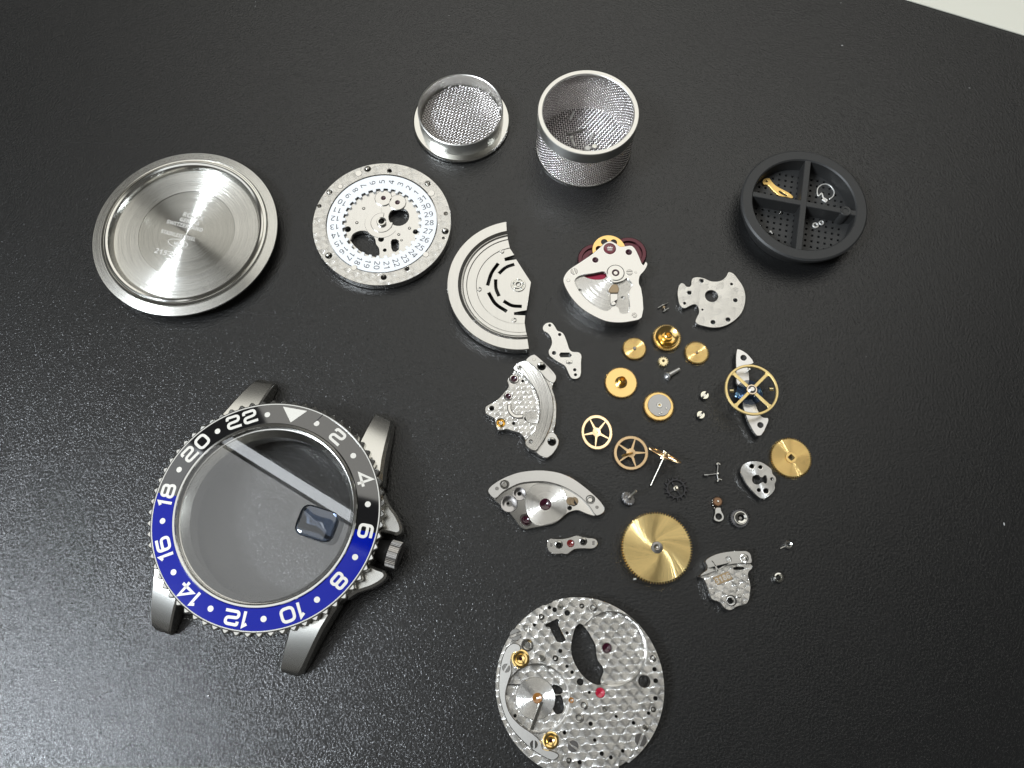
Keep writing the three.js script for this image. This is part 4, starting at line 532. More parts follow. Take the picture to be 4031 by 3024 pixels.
{
  const z = 1.36, d = D.lever, t = thing('gold_lever', 'yellow gold lever with a long slot in the parts tray', 'lever', d.o, z);
  mesh('blade', planar(ext(withHoles(poly(smooth(d.out, 3)), [smooth(d.slot, 2), d.hol[0]]), 0, 0.35, 0.06), 10), M.yellow, t);
  const c = D.cspring, u = thing('ring_spring', 'thin silver C shaped spring ring in the parts tray', 'spring', c.o, z);
  mesh('wire', ext(stroke(new THREE.CatmullRomCurve3(c.path.map(([x, y]) => new THREE.Vector3(x, y, 0)), false, 'centripetal').getPoints(60).map((v) => [v.x, v.y]), 0.26), 0, 0.3, 0.05), M.frost, u);
  const [fx, fy, fr] = c.foot[0]; mesh('foot', at(turnZ(ext(withHoles(poly(roundPath([[-0.5, -0.42], [0.6, -0.42], [0.6, 0.42], [-0.5, 0.42]], 0.2, true)), [[0.15, 0, 0.17]]), 0, 0.32, 0.05), -0.7), fx, fy), M.frost, u);
  const e = D.eight, v = thing('double_ring', 'small silver double ring link in the parts tray', 'link', e.o, z);
  for (const [x, y, r] of e.r) mesh('ring', at(ext(ring(r, r * 0.5, 24), 0, 0.4 + (x > 0 ? 0.06 : 0), 0.06), x, y), M.frost, v);
  const b = D.bits, w = thing('tiny_screw', 'tiny pale screw lying on its side in the parts tray', 'screw', b.o, z);
  mesh('head', rod([-0.25, 0.15, 0.3], [0.1, 0, 0.3], 0.3), M.frost, w); mesh('shank', rod([0.1, 0, 0.3], [0.35, -0.3, 0.25], 0.13), M.frost, w);
  const s = thing('tiny_stud', 'tiny shiny round stud in the parts tray beside the crossing dividers', 'stud', [b.o[0] + b.p[1][0], b.o[1] + b.p[1][1]], z);
  mesh('base', lathe([[0, 0.3], [0.35, 0.3], [0.42, 0]], 16), M.dark, s); mesh('knob', at(new THREE.SphereGeometry(0.2, 12, 8), 0, 0, 0.45), M.polished, s);
}

// ---------------------------------------------------------------- wire baskets
function weaveDisc(r, p, wr, z) {
  const out = [], n = Math.floor(r / p);
  for (const dir of [0, 1]) for (let i = -n; i <= n; i++) {
    const y = i * p, h = Math.sqrt(Math.max(r * r - y * y, 0)); if (h < p) continue;
    const pts = [], m = Math.floor(h / p); for (let k = -m; k <= m; k++) pts.push([k * p, y, z + (((i + k + dir) & 1) ? 1 : -1) * wr * 0.8]);
    if (pts.length < 3) continue;
    out.push(tube(dir ? pts.map(([a, b, c]) => [b, a, c]) : pts, wr, pts.length * 2, 6));
  }
  return out;
}
function weaveWall(r, p, wr, z0, z1) {
  const out = [], n = Math.round(TAU * r / p / 2) * 2, m = Math.floor((z1 - z0) / p);
  for (let j = 0; j <= m; j++) { const pts = []; for (let i = 0; i <= n; i++) { const a = i / n * TAU, q = r + (((i + j) & 1) ? 1 : -1) * wr * 0.8; pts.push([q * Math.cos(a), q * Math.sin(a), z0 + j * p]); } out.push(tube(pts, wr, n * 2, 5)); }
  for (let i = 0; i < n; i++) { const a = i / n * TAU, pts = []; for (let j = 0; j <= m; j++) { const q = r + (((i + j + 1) & 1) ? 1 : -1) * wr * 0.8; pts.push([q * Math.cos(a), q * Math.sin(a), z0 + j * p]); } out.push(tube(pts, wr, (m + 1) * 2, 5)); }
  return out;
}
{
  const t = thing('basket_lid', 'low steel basket lid with flanged rim and woven wire floor', 'basket lid', [-11.0, 107.2], 0);
  mesh('flange', lathe([[9.1, 0.1], [10.3, 0.1], [10.5, 0.3], [10.5, 0.75], [10.25, 0.98], [9.0, 1.05]], 96), M.polished, t);
  mesh('wall', lathe([[8.75, 0.5], [8.8, 4.5], [8.95, 4.6], [9.12, 4.5], [9.1, 1.2], [9.2, 0.6]], 96), M.band, t).material = M.band;
  const w = mesh('wire_mesh', turnedAll(weaveDisc(8.75, 0.52, 0.145, 1.3), 0.6), M.wire, t); w.userData.kind = 'stuff';
  mesh('mesh_backing', lathe([[0, 0.45], [9.0, 0.45], [9.0, 0.6], [0, 0.6]], 64), M.dark, t);
  const b = thing('wire_basket', 'tall round steel basket of woven wire with a plain rim band', 'basket', [15.4, 100.95], 0);
  mesh('rim_band', lathe([[10.02, 8.9], [10.02, 11.25], [9.3, 11.3], [9.2, 11.45], [9.22, 11.68], [9.35, 11.78], [10.12, 11.8], [10.24, 11.65], [10.24, 9.0], [10.12, 8.85], [10.02, 8.9]], 96, 0, TAU, 0.4), M.band, b);
  const v = mesh('wire_mesh', [...weaveWall(9.88, 0.42, 0.125, 0.5, 11.2), ...turnedAll(weaveDisc(9.95, 0.5, 0.14, 0.6), 0.1)], M.wire, b); v.userData.kind = 'stuff';
  mesh('bottom_ring', lathe([[9.85, 0.05], [10.25, 0.05], [10.3, 0.35], [10.2, 0.6], [9.85, 0.5]], 96), M.satin, b);
  const d = D.inB, put = (p, z = 0.95) => [d.o[0] + p[0], d.o[1] + p[1]];
  const pinThing = (name, label, p, q, r, mat, head) => {
    const u = thing(name, label, 'screw', put(p), 0.95), dx = q[0] - p[0], dy = q[1] - p[1];
    mesh('shank', rod([0, 0, r + 0.02], [dx, dy, r + 0.02], r), mat, u);
    if (head) { const l = Math.hypot(dx, dy); mesh('head', rod([-dx / l * 0.02, -dy / l * 0.02, r * 1.9], [dx / l * 0.45, dy / l * 0.45, r * 1.9], r * 2.0), mat, u); }
  };
  pinThing('loose_screw', 'slim silver screw leaning by the wall of the wire basket', d.p1[0], d.p1[1], 0.26, M.frost, false);
  pinThing('loose_screw', 'long screw with a dark head on the wire basket floor', d.p2[0], d.p2[1], 0.2, M.dark, true);
  pinThing('loose_screw', 'short shiny screw with a round head on the wire basket floor', d.p3[0], d.p3[1], 0.26, M.frost, true);
  pinThing('loose_screw', 'short grey pin beside two studs on the wire basket floor', d.p4[0], d.p4[1], 0.22, M.frost, false);
  d.b.slice(0, 2).forEach(([x, y, r], i) => { const u = thing('loose_stud', ['flat grey stud on the wire basket floor', 'pale rounded stud on the wire basket floor'][i], 'stud', put([x, y]), 0.95); mesh('head', lathe([[0, 0.5], [r * 0.8, 0.48], [r, 0.3], [r * 0.9, 0]], 20), i ? M.frost : M.satin, u); });
}
function turnedAll(gs, a) { return gs.map((g) => turnZ(g, a)); }

// ---------------------------------------------------------------- bridges
{
  const d = D.bridge2, t = thing('train_bridge', 'silver bridge with polished curved band, scale patterned floor and two red jewels', 'bridge', d.o);
  const out = smooth(d.out, 3), band = smooth(d.band, 3);
  mesh('floor', planar(ext(withHoles(poly(out), [...d.floorHol, ...d.sunk.slice(0, 2), ...d.ruby]), 0.15, 1.55, 0.09), 10.4, 12.4, 0.2, 0.3, 0.9), [metal(RHOD, 0.2, texPearl), M.rhodPol], t);
  mesh('band', planar(ext(withHoles(poly(band), d.hol), 1.5, 2.35, 0.14), 40, 40, 0.75, 0.5), [M.rhodTurned, M.rhodPol], t);
  for (const [k, hh] of [['ear1', 0], ['ear2', 1]]) mesh('ear', planar(ext(withHoles(poly(smooth(d[k], 2)), [d.sunk[hh]]), 1.5, 1.72, 0.07), 30), [metal(RHOD, 0.32), M.rhodPol], t);
  for (const [x, y, r] of d.ruby) { jewel(t, x, y, 1.75, r); mesh('setting', at(lathe([[r, 1.2], [r, 1.72], [r * 1.3, 1.7], [r * 1.55, 1.55], [r * 1.55, 1.4]], 30), x, y), M.rhodPol, t); }
  for (const [x, y, r] of d.sunk.slice(0, 2)) bush(t, x, y, 1.72, r, r * 0.55);
  stud(t, ...d.sunk[2].slice(0, 2), 1.4, 1.76, d.sunk[2][2], M.satin);
  mesh('rib', ext(stroke(new THREE.CatmullRomCurve3(d.ridge.map(([x, y]) => new THREE.Vector3(x, y, 0))).getPoints(20).map((v) => [v.x, v.y]), 0.75), 1.5, 1.9, 0.15), M.rhodPol, t);
  mesh('pad', planar(ext(poly(smooth(d.pad, 3)), 1.5, 1.66, 0.12), 5), [metal(RHOD, 0.2, texTurned), M.rhodPol], t);
  const [x, y, r] = d.goldj[0], s = mesh('gold_setting', at(lathe([[r * 0.3, 0.6], [r * 0.32, 1.5], [r * 0.55, 1.75], [r * 0.7, 1.62], [r, 1.85], [r * 1.05, 1.5]], 28), x, y), M.goldPol, t);
  jewel(s, x, y, 1.5, r * 0.32, M.ruby, 0.3);
}
{
  const d = D.bridge3, t = thing('balance_bridge', 'crescent silver bridge with turned disc round a large dark red jewel', 'bridge', d.o);
  const out = smooth(d.out, 3);
  mesh('floor', planar(ext(withHoles(poly(out), [d.ruby[0], d.sunkr[0], ...d.hol]), 0.2, 1.35, 0.09), 20), [M.rhodPol, M.rhodPol], t);
  mesh('band', planar(ext(withHoles(poly(smooth(d.band, 3)), d.sunk.map(([x, y, r]) => [x, y, r])), 1.3, 2.0, 0.09), 20, 20, 0.5, 0.8, 0.7), [metal([0.70, 0.69, 0.67], 0.3), M.rhodPol], t);
  const cx = d.ruby[0][0], cy = d.ruby[0][1];
  mesh('turned_disc', planar(ext(withHoles(poly(smooth(d.disc, 3)), [d.ruby[0]]), 1.3, 1.5, 0.04), 12, 12, 0.5 - cx / 12, 0.5 - cy / 12), [M.rhodTurned, M.rhodPol], t);
  jewel(t, cx, cy, 1.62, d.ruby[0][2], M.ruby, 0.2);
  bush(t, d.sunkr[0][0], d.sunkr[0][1], 1.36, d.sunkr[0][2], d.ruby[1][2]); jewel(t, d.ruby[1][0], d.ruby[1][1], 1.3, d.ruby[1][2], M.ruby, 0.3);
  for (const [x, y, r] of d.sunk) bush(t, x, y, 2.0, r, r * 0.5, M.rhodPol, 0.6);
  for (const [x, y, r] of d.wells) mesh('well', at(lathe([[r * 0.3, 1.36], [r * 0.62, 1.37], [r * 0.7, 1.46], [r * 0.95, 1.46], [r, 1.3]], 32, 0, TAU, 0.8), x, y), metal([0.42, 0.41, 0.41], 0.2), t);
  const [x, y, r] = d.scr[0]; screw(t, x + 0.1, y, 1.8, r * 0.62, 2.1, M.bronze); mesh('cam', at(ext(poly(circlePts(0, 0, r * 0.6, 10)), 1.3, 1.6, 0.05), x - r * 0.45, y + r * 0.05), M.bronze, t);
  for (const [a, b, q] of d.pads) stud(t, a, b, 1.9, 2.04, q, M.dark);
}
{
  const d = D.click, t = thing('barrel_bridge', 'stepped silver bridge with a small gold number plate and scale pattern', 'bridge', d.o);
  mesh('floor', planar(ext(withHoles(poly(smooth(d.out, 3)), [d.low[0], smooth(d.slot, 2)]), 0.15, 1.6, 0.1), 12.8, 15.2, 0.1, 0.2, 0.35), [metal(RHOD, 0.2, texPearl), M.rhodPol], t);
  mesh('step', planar(ext(withHoles(poly(smooth(d.top, 2)), [smooth(d.slit.map(([x, y]) => [x * 1.0, y]), 2).filter(() => true), d.hol[0], d.sunk[0]]), 1.6, 2.2, 0.07), 30), [metal(RHOD, 0.34), M.rhodPol], t);
  bush(t, ...d.sunk[0].slice(0, 2), 2.2, d.sunk[0][2], d.sunk[0][2] * 0.5);
  stud(t, d.hol[0][0], d.hol[0][1], 1.2, 2.0, d.hol[0][2] * 0.45, M.frost);
  const [lx, ly, lr] = d.low[0]; bush(t, lx, ly, 1.62, lr, lr * 0.5); stud(t, d.low[1][0], d.low[1][1], 1.5, 1.9, d.low[1][2]);
  const q = d.plq, pl = mesh('number_plate', planar(ext(poly(q), 1.58, 1.68, 0.03), 8), [metal([0.56, 0.42, 0.26], 0.3), M.rhodPol], t);
  const cx = q.reduce((s, p) => s + p[0], 0) / 4, cy = q.reduce((s, p) => s + p[1], 0) / 4, a = Math.atan2(q[1][1] - q[0][1], q[1][0] - q[0][0]);
  mesh('number', at(turnZ(letters(fontBold, '3186', 0.95, 1.682, 1.70, 1.0), a), cx, cy), M.etch, pl);
}

// ---------------------------------------------------------------- gear wheels
const GW = 'gear wheels laid out on the desk';
const wheelTex = (g, r) => planar(g, r * 2.1);
{
  const mk = (key, label, n, dep, mat, z = 0.6, h = 0.4) => { const d = D[key], t = thing('gear_wheel', label, 'gear wheel', d.o, 0, 0, GW), r = d.r[0][2]; mesh('toothed_disc', wheelTex(ext(gear(n, r, dep, 0.38), z - h, z, 0.05), r), [mat, M.goldPol], t); return [t, r]; };
  let [t, r] = mk('g1', 'flat gold gear wheel with fine teeth and a small steel centre', 54, 0.24, M.goldTurned);
  stud(t, 0, 0, 0, 0.85, 0.33, M.dark, 'axle');
  [t, r] = mk('g2', 'gold gear wheel with a cupped face and tall hollow hub', 44, 0.34, M.gold, 0.8, 0.5);
  mesh('cup', lathe([[0.55, 0.85], [1.0, 0.9], [1.6, 1.0], [2.05, 1.45], [2.2, 1.5], [2.3, 1.35], [2.3, 0.7]], 48, 0, TAU, 0.7), M.goldPol, t);
  mesh('hub', at(lathe([[0.46, 0.3], [0.46, 2.2], [0.6, 2.35], [0.78, 2.25], [0.8, 1.3], [1.05, 0.9]], 32, 0, TAU, 0.6), 0, 0), M.goldPol, t);
  [t, r] = mk('g3', 'flat gold gear wheel with coarse square teeth', 40, 0.34, M.goldTurned, 0.65, 0.4);
  stud(t, 0, 0, 0, 0.85, 0.27, M.bronze, 'axle');
  [t, r] = mk('g4', 'gold gear wheel with a tall hollow pinion leaning up from its middle', 66, 0.24, M.gold, 0.6, 0.35);
  mesh('hub', lathe([[1.2, 0.55], [1.15, 0.8], [0.85, 0.95], [0.72, 1.3], [0.62, 2.5], [0.5, 2.62], [0.42, 2.5], [0.42, 0.6]], 36, 0, TAU, 0.6), M.goldPol, t);
  [t, r] = mk('g5', 'gold gear wheel with a grey steel disc riveted on its face', 66, 0.26, M.gold, 0.8, 0.5);
  const [dx, dy, dr] = D.g5.disc;
  const sd = mesh('steel_disc', at(wheelTex(ext(withHoles(poly(circlePts(0, 0, dr, 48).map(([x, y], i) => { const k = 1 - 0.05 * Math.max(0, Math.sin(i * 0.9)) * (i > 30 ? 1 : 0); return [x * k, y * k]; })), [[0, 0, 0.26]]), 0.82, 1.1, 0.05), dr), dx * 0.5, dy * 0.5), [metal([0.43, 0.43, 0.43], 0.3), M.rhod], t);
  mesh('hub', at(lathe([[0.24, 0.4], [0.24, 1.22], [0.5, 1.24], [0.58, 1.08]], 24), dx * 0.5, dy * 0.5), M.satin, sd);
  for (const [x, y] of [[0.4, -1.35], [1.3, -0.5], [-0.1, -1.6]]) stud(sd, x, y, 1.0, 1.25, 0.2, M.polished, 'rivet');
  const p = thing('pinion', 'small pale gold pinion with rounded teeth', 'pinion', D.pin.o), pr = D.pin.r[0][2];
  mesh('toothed_disc', ext(withHoles(gear(13, pr, 0.28, 0.62), [[0, 0.1, 0.22]]), 0, 0.8, 0.08), metal([0.9, 0.78, 0.5], 0.3), p);
  const rt = thing('ratchet_wheel', 'gold ratchet wheel with a square hole in its raised centre', 'gear wheel', D.ratchet.o, 0, 0, GW), rr = D.ratchet.r[0][2];
  const sq = turnedPts([[-0.46, -0.46], [0.46, -0.46], [0.46, 0.46], [-0.46, 0.46]], 0.72);
  mesh('toothed_disc', wheelTex(ext(withHoles(gear(58, rr, 0.32, 0.36), [sq]), 0.1, 0.62, 0.05), rr), [M.goldSun, M.goldPol], rt);
  mesh('hub', planar(ext(withHoles(disc(1.08, 40), [sq]), 0.6, 0.78, 0.05), 5), [M.gold, M.goldPol], rt);
  const b = thing('barrel_drum', 'large gold toothed barrel with swirling brushed lid and grey arbor', 'barrel', D.barrel.o), br = D.barrel.r[0][2];
  mesh('lid', wheelTex(ext(gear(80, br, 0.4, 0.36), 1.7, 2.35, 0.06), br), [M.goldSnail, M.goldPol], b);
  mesh('drum', lathe([[0, 0.1], [5.5, 0.1], [5.7, 0.3], [5.7, 1.75], [0, 1.75]], 80), M.gold, b);
  const ar = mesh('arbor', lathe([[0.3, 2.2], [0.32, 2.7], [0.5, 2.75], [0.6, 2.5], [1.0, 2.45], [1.1, 2.3]], 36, 0, TAU, 0.6), M.dark, b);
  stud(ar, 0.02, 0, 2.2, 2.62, 0.24, M.polished, 'tip');
  const sl = mesh('hook', at(ext(poly([[-0.3, -0.2], [0.3, -0.1], [0.25, 0.2], [-0.2, 0.15]]), 0.05, 0.3, 0.04), -3.9, -5.3), M.frost, b);
}
// spoked wheels
function spokedWheel(parent, r, teeth) {
  mesh('rim', ext(withHoles(gear(teeth, r, 0.09, 0.5), [circlePts(0, 0, r * 0.82, 64)]), -0.1, 0.1, 0.04), M.roseGold, parent);
  for (let i = 0; i < 5; i++) { const a = i * TAU / 5 + 0.25, c = Math.cos(a), s = Math.sin(a), L = r * 0.835, h = r * 0.2, w0 = 0.26, w1 = 0.11; mesh('spoke', ext(poly([[h * c - s * w0, h * s + c * w0], [L * c - s * w1, L * s + c * w1], [L * c + s * w1, L * s - c * w1], [h * c + s * w0, h * s - c * w0]]), -0.085, 0.085, 0.02), M.roseGold, parent); }
  mesh('hub', lathe([[0, 0.42], [0.22, 0.42], [0.25, 0.14], [r * 0.26, 0.12], [r * 0.26, -0.12], [0.3, -0.14], [0.3, -0.9], [0.1, -0.95], [0, -1.3]], 30, 0, TAU, 0.6), M.roseGold, parent);
}
{
  const a = thing('spoked_wheel', 'five spoked rose gold wheel tipped up on its edge', 'gear wheel', D.w1.o, 2.15); orient(a, -0.55, -0.28, 0.79, 0.5); spokedWheel(a, 3.25, 72);
  const b = thing('spoked_wheel', 'five spoked rose gold wheel lying nearly flat with slim pointed shaft', 'gear wheel', D.w2.o, 1.35); orient(b, -0.10, -0.16, 0.98, 1.0); spokedWheel(b, 3.2, 72);
  mesh('shaft', rod([0.1, -0.2, 0.1], [-1.5, 1.0, 2.4], 0.2, 0.24), M.goldPol, b);
  const c = thing('spoked_wheel', 'spoked gold wheel seen edge on with a long thin steel shaft', 'gear wheel', D.w3.o, 3.05); orient(c, 0.40, 0.83, 0.40, 0.2); spokedWheel(c, 3.2, 72);
  mesh('shaft', rod([0, 0, -0.1], [0, 0, -6.2], 0.19, 0.13), metal([0.66, 0.62, 0.52], 0.32), c);
  mesh('pinion', ext(gear(8, 0.5, 0.16, 0.5), -0.9, 0.7, 0.04), metal([0.86, 0.80, 0.62], 0.2), c);
}
{
  const d = D.escape, r = d.r[0][2], t = thing('escape_wheel', 'dark blackened escape wheel with hooked teeth and a bright centre', 'gear wheel', d.o);
  const p = []; for (let i = 0; i < 15; i++) for (const [f, q] of [[0, 0.76], [0.3, 0.78], [0.62, 0.99], [0.82, 1.0], [0.7, 0.84], [0.8, 0.76]]) { const a = -(i + f) / 15 * TAU; p.push([q * r * Math.cos(a), q * r * Math.sin(a)]); }
  const em = metal([0.06, 0.06, 0.065], 0.3);
  mesh('toothed_rim', ext(withHoles(poly(p), [circlePts(0, 0, r * 0.64, 40)]), 0.3, 0.5, 0.04), em, t);
  for (let i = 0; i < 4; i++) { const g = ext(poly([[0.3, -0.13], [r * 0.66, -0.1], [r * 0.66, 0.1], [0.3, 0.13]]), 0.32, 0.48, 0.03); mesh('spoke', turnZ(g, i * TAU / 4 + 0.5), em, t); }
  mesh('hub', lathe([[0, 1.2], [0.2, 1.2], [0.32, 0.95], [0.34, 0.5], [0.5, 0.45], [0.5, 0.3], [0.2, 0]], 20), metal([0.85, 0.82, 0.72], 0.18), t);
}
{
  const d = D.stemGear, t = thing('stemmed_gear', 'small grey steel gear with a stem propped on its edge', 'gear wheel', d.o, 0.8); orient(t, 0.40, 0.32, 0.86, 0);
  mesh('toothed_disc', ext(gear(16, 1.35, 0.22, 0.6), -0.2, 0.2, 0.06), metal([0.72, 0.72, 0.74], 0.38), t);
  mesh('stem', rod([0, 0, 0.1], [0, 0, 2.9], 0.28, 0.24), metal([0.85, 0.82, 0.74], 0.35), t);
  mesh('pinion', [ext(gear(8, 0.55, 0.16, 0.5), 0.18, 0.5, 0.04)], M.dark, t); stud(t, 0, 0, -0.75, -0.2, 0.2, M.polished, 'tip');
}

// ---------------------------------------------------------------- balance wheel on its bridge
{
  const d = D.balance, t = thing('balance_assembly', 'gold four spoked balance wheel sitting above a white metal bridge', 'balance wheel', d.o);
  for (const [k, hi] of [['top', 0], ['bot', 1]]) {
    const s = mesh('bridge_arm', planar(ext(withHoles(poly(smooth(d[k], 2)), [d.hol[hi]]), 0.9, 1.6, 0.1), 20), [metal([0.80, 0.79, 0.78], 0.32), M.rhodPol], t);
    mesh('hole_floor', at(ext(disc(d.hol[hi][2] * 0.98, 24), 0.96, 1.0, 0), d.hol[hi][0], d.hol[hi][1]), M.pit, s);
    mesh('foot', planar(ext(poly(smooth(d[k].map(([x, y]) => { const c = d.hol[hi]; return [c[0] + (x - c[0]) * 0.55, c[1] + (y - c[1]) * 0.45]; }), 2)), 0, 0.95, 0.08), 20), [M.rhod, M.rhodPol], s);
  }
  mesh('bridge_centre', lathe([[0, 1.7], [0.5, 1.75], [1.6, 1.55], [1.7, 0.9], [0, 0.8]], 36), M.blueSteel, t);
  const sp = []; for (let i = 0; i <= 220; i++) { const a = i / 220 * TAU * 8, r = 0.7 + 1.75 * i / 220; sp.push([r * Math.cos(a), r * Math.sin(a), 2.5]); }
  mesh('hairspring', tube(sp, 0.085, 600, 5), M.blueSteel, t);
  for (const [x, y] of [[-2.2, -0.5], [1.95, 0.15]]) { const g = new THREE.SphereGeometry(0.62, 20, 12); g.scale(1, 0.4, 1.2); mesh('blue_stud', at(g, x, y, 2.3), metal([0.14, 0.26, 0.42], 0.16), t); }
  const R = d.rim[0][2];
  const w = mesh('balance_rim', ext(ring(R, R * 0.905, 96), 3.6, 4.15, 0.08), M.goldPol, t); w.material = metal([0.98, 0.77, 0.36], 0.42);
  for (let i = 0; i < 4; i++) { const s = mesh('spoke', turnZ(ext(poly([[0.7, -0.3], [R * 0.82, -0.3], [R * 0.92, -0.52], [R * 0.92, 0.52], [R * 0.82, 0.3], [0.7, 0.3]]), 3.72, 4.02, 0.05), i * TAU / 4 + 0.76), w.material, t); }
  const hub = mesh('hub', planar(ext(poly(circlePts(0, 0, 1.05, 12)), 3.6, 4.2, 0.08), 4), [metal([0.85, 0.72, 0.58], 0.3), M.goldPol], t);
  mesh('roller', lathe([[0, 4.5], [0.4, 4.48], [0.72, 4.3], [0.75, 4.15]], 30), M.rhodPol, hub);
  mesh('staff', rod([0, 0, 1.4], [0, 0, 3.7], 0.25), M.polished, t);
  d.scr.forEach(([x, y, r], i) => mesh('timing_screw', rod([x * 0.99, y, 3.9], [x * 0.82, y, 3.9], r * 0.8), metal([0.9, 0.78, 0.45], 0.25), t));
  for (const [x, y, r] of d.studs) stud(t, x, y, 1.5, 2.5, r, M.polished);
}

// ---------------------------------------------------------------- small steel parts
{
  const d = D.yoke, t = thing('setting_bridge', 'small rounded silver plate with a keyhole opening and five holes', 'plate', d.o);
  mesh('plate', planar(ext(withHoles(poly(smooth(d.out, 3)), [smooth(d.key, 2), ...d.hol]), 0.75, 1.3, 0.06), 9), [metal(RHOD, 0.3, texSunray), M.rhodPol], t);
  for (const i of [0, 1, 4]) { const [x, y, r] = d.hol[i]; mesh('bushing', at(lathe([[r * 0.7, 0.7], [r, 1.31], [r * 1.35, 1.33], [r * 1.4, 1.2]], 20), x, y), M.rhodPol, t); }
  for (const [x, y] of [[-1.6, 1.6], [0.8, -3.2], [3, 0.2]]) mesh('foot', rod([x, y, 0], [x, y, 0.8], 0.3), M.rhod, t);
}
{
  const d = D.fork, t = thing('pallet_fork', 'tiny T shaped steel pallet fork', 'pallet fork', d.o), z = (p, h) => p.map(([x, y]) => [x, y, h]), fm = metal([0.5, 0.5, 0.5], 0.25);
  mesh('lever', tube(z(d.stem, 0.45), 0.13), fm, t); mesh('arm', tube(z(d.bar, 0.45), 0.16), fm, t); mesh('horn', tube(z(d.end, 0.45), 0.26), fm, t);
  mesh('claw', tube(z(d.claw, 0.45), 0.2), M.polished, t); mesh('claw', tube(z(d.claw2, 0.45), 0.17), M.polished, t); mesh('staff', rod([0, 0, 0], [0, 0, 0.95], 0.16), M.polished, t);
}
{
  const d = D.setLever, t = thing('setting_lever', 'small lever with a ring eye and a brown toothed wheel', 'lever', d.o);
  mesh('arm', planar(ext(withHoles(poly(smooth(d.arm, 3)), [d.eye[0]]), 0.3, 0.75, 0.08), 6), [metal([0.55, 0.55, 0.54], 0.25), M.polished], t);
  const [x, y, r] = d.disc[0], w = mesh('brown_wheel', at(ext(gear(18, r, 0.16, 0.55), 0.6, 1.2, 0.08), x, y), metal([0.30, 0.18, 0.11], 0.34), t);
  stud(w, x, y, 1.1, 1.4, 0.2, M.polished); mesh('spring_end', [[-0.75, 0.35], [-0.85, -0.1], [-0.75, -0.6], [-0.55, -1.1]].map(([a, b]) => at(new THREE.SphereGeometry(0.2, 10, 8), x + a, y + b, 0.4)), M.polished, t);
}
{
  const [a, b, c] = D.slide.r, t = thing('sliding_pinion', 'dark toothed sliding pinion with a bright polished ring', 'pinion', D.slide.o);
  mesh('toothed_disc', ext(withHoles(gear(26, a[2], 0.24, 0.5), [[0, 0, c[2]]]), 0.2, 0.7, 0.06), metal([0.16, 0.16, 0.17], 0.3), t);
  mesh('collar', lathe([[c[2], 0.2], [c[2], 1.5], [b[2] * 0.78, 1.6], [b[2] * 0.85, 1.35], [b[2] * 0.92, 1.35], [b[2], 1.2], [b[2], 0.6]], 40, 0, TAU, 0.5), M.polished, t);
  stud(t, 0.05, 0, 0, 0.9, c[2] * 0.6, M.dark, 'core');
}
{
  const d = D.ringtail, r = d.r[0][2], t = thing('hook_ring', 'tiny steel ring with a short tail', 'ring', d.o);
  mesh('ring', lathe([[r * 0.45, 0.1], [r * 0.45, 0.65], [r * 0.75, 0.8], [r, 0.6], [r, 0.1], [r * 0.45, 0.1]], 24, 0, TAU, 0.7), M.satin, t);
  mesh('tail', tube(d.tail.map(([x, y]) => [x, y, 0.35]), 0.15), M.satin, t);
  const j = D.jewring, q = j.r[0][2], u = thing('spacer_ring', 'tiny domed steel spacer ring with dark hole', 'ring', j.o);
  mesh('ring', lathe([[q * 0.36, 0.1], [q * 0.36, 0.6], [q * 0.6, 0.9], [q * 0.85, 0.85], [q, 0.5], [q * 0.95, 0.05]], 28, 0, TAU, 0.7), M.polished, u);
}
{
  const d = D.tubeBolt, t = thing('cannon_tube', 'short steel tube with a flared head beside the small pinion', 'tube', d.o), [p, q] = d.ax, dx = q[0] - p[0], dy = q[1] - p[1], l = Math.hypot(dx, dy);
  mesh('shank', rod([p[0] + dx * 0.12, p[1] + dy * 0.12, 0.75], [q[0], q[1], 0.5], 0.5, 0.38), metal([0.86, 0.86, 0.85], 0.42), t);
  const h = lathe([[0.42, -0.3], [0.45, 0.0], [0.62, 0.08], [0.82, 0], [0.8, -0.25], [0.5, -0.5]], 28, 0, TAU, 0.6);
  h.applyQuaternion(new THREE.Quaternion().setFromUnitVectors(new THREE.Vector3(0, 1, 0), new THREE.Vector3(-dx / l, 0.35, dy / l).normalize())); at(h, p[0], p[1], 0.82);
  mesh('head', h, metal([0.8, 0.8, 0.8], 0.35), t);
}
for (const k of ['sc1', 'sc2']) {
  const t = thing('slotted_screw', 'tiny pale slotted screw standing on its head between the gold wheels and the balance wheel', 'screw', D[k].o, 0, 0, 'pair of tiny slotted screws'), r = D[k].r[0][2];
  screw(t, 0, 0, 0.95, r, 0.85, metal([0.86, 0.84, 0.72], 0.25), 'head'); stud(t, 0, 0, 0, 0.8, r * 0.55, M.polished, 'shank');
}

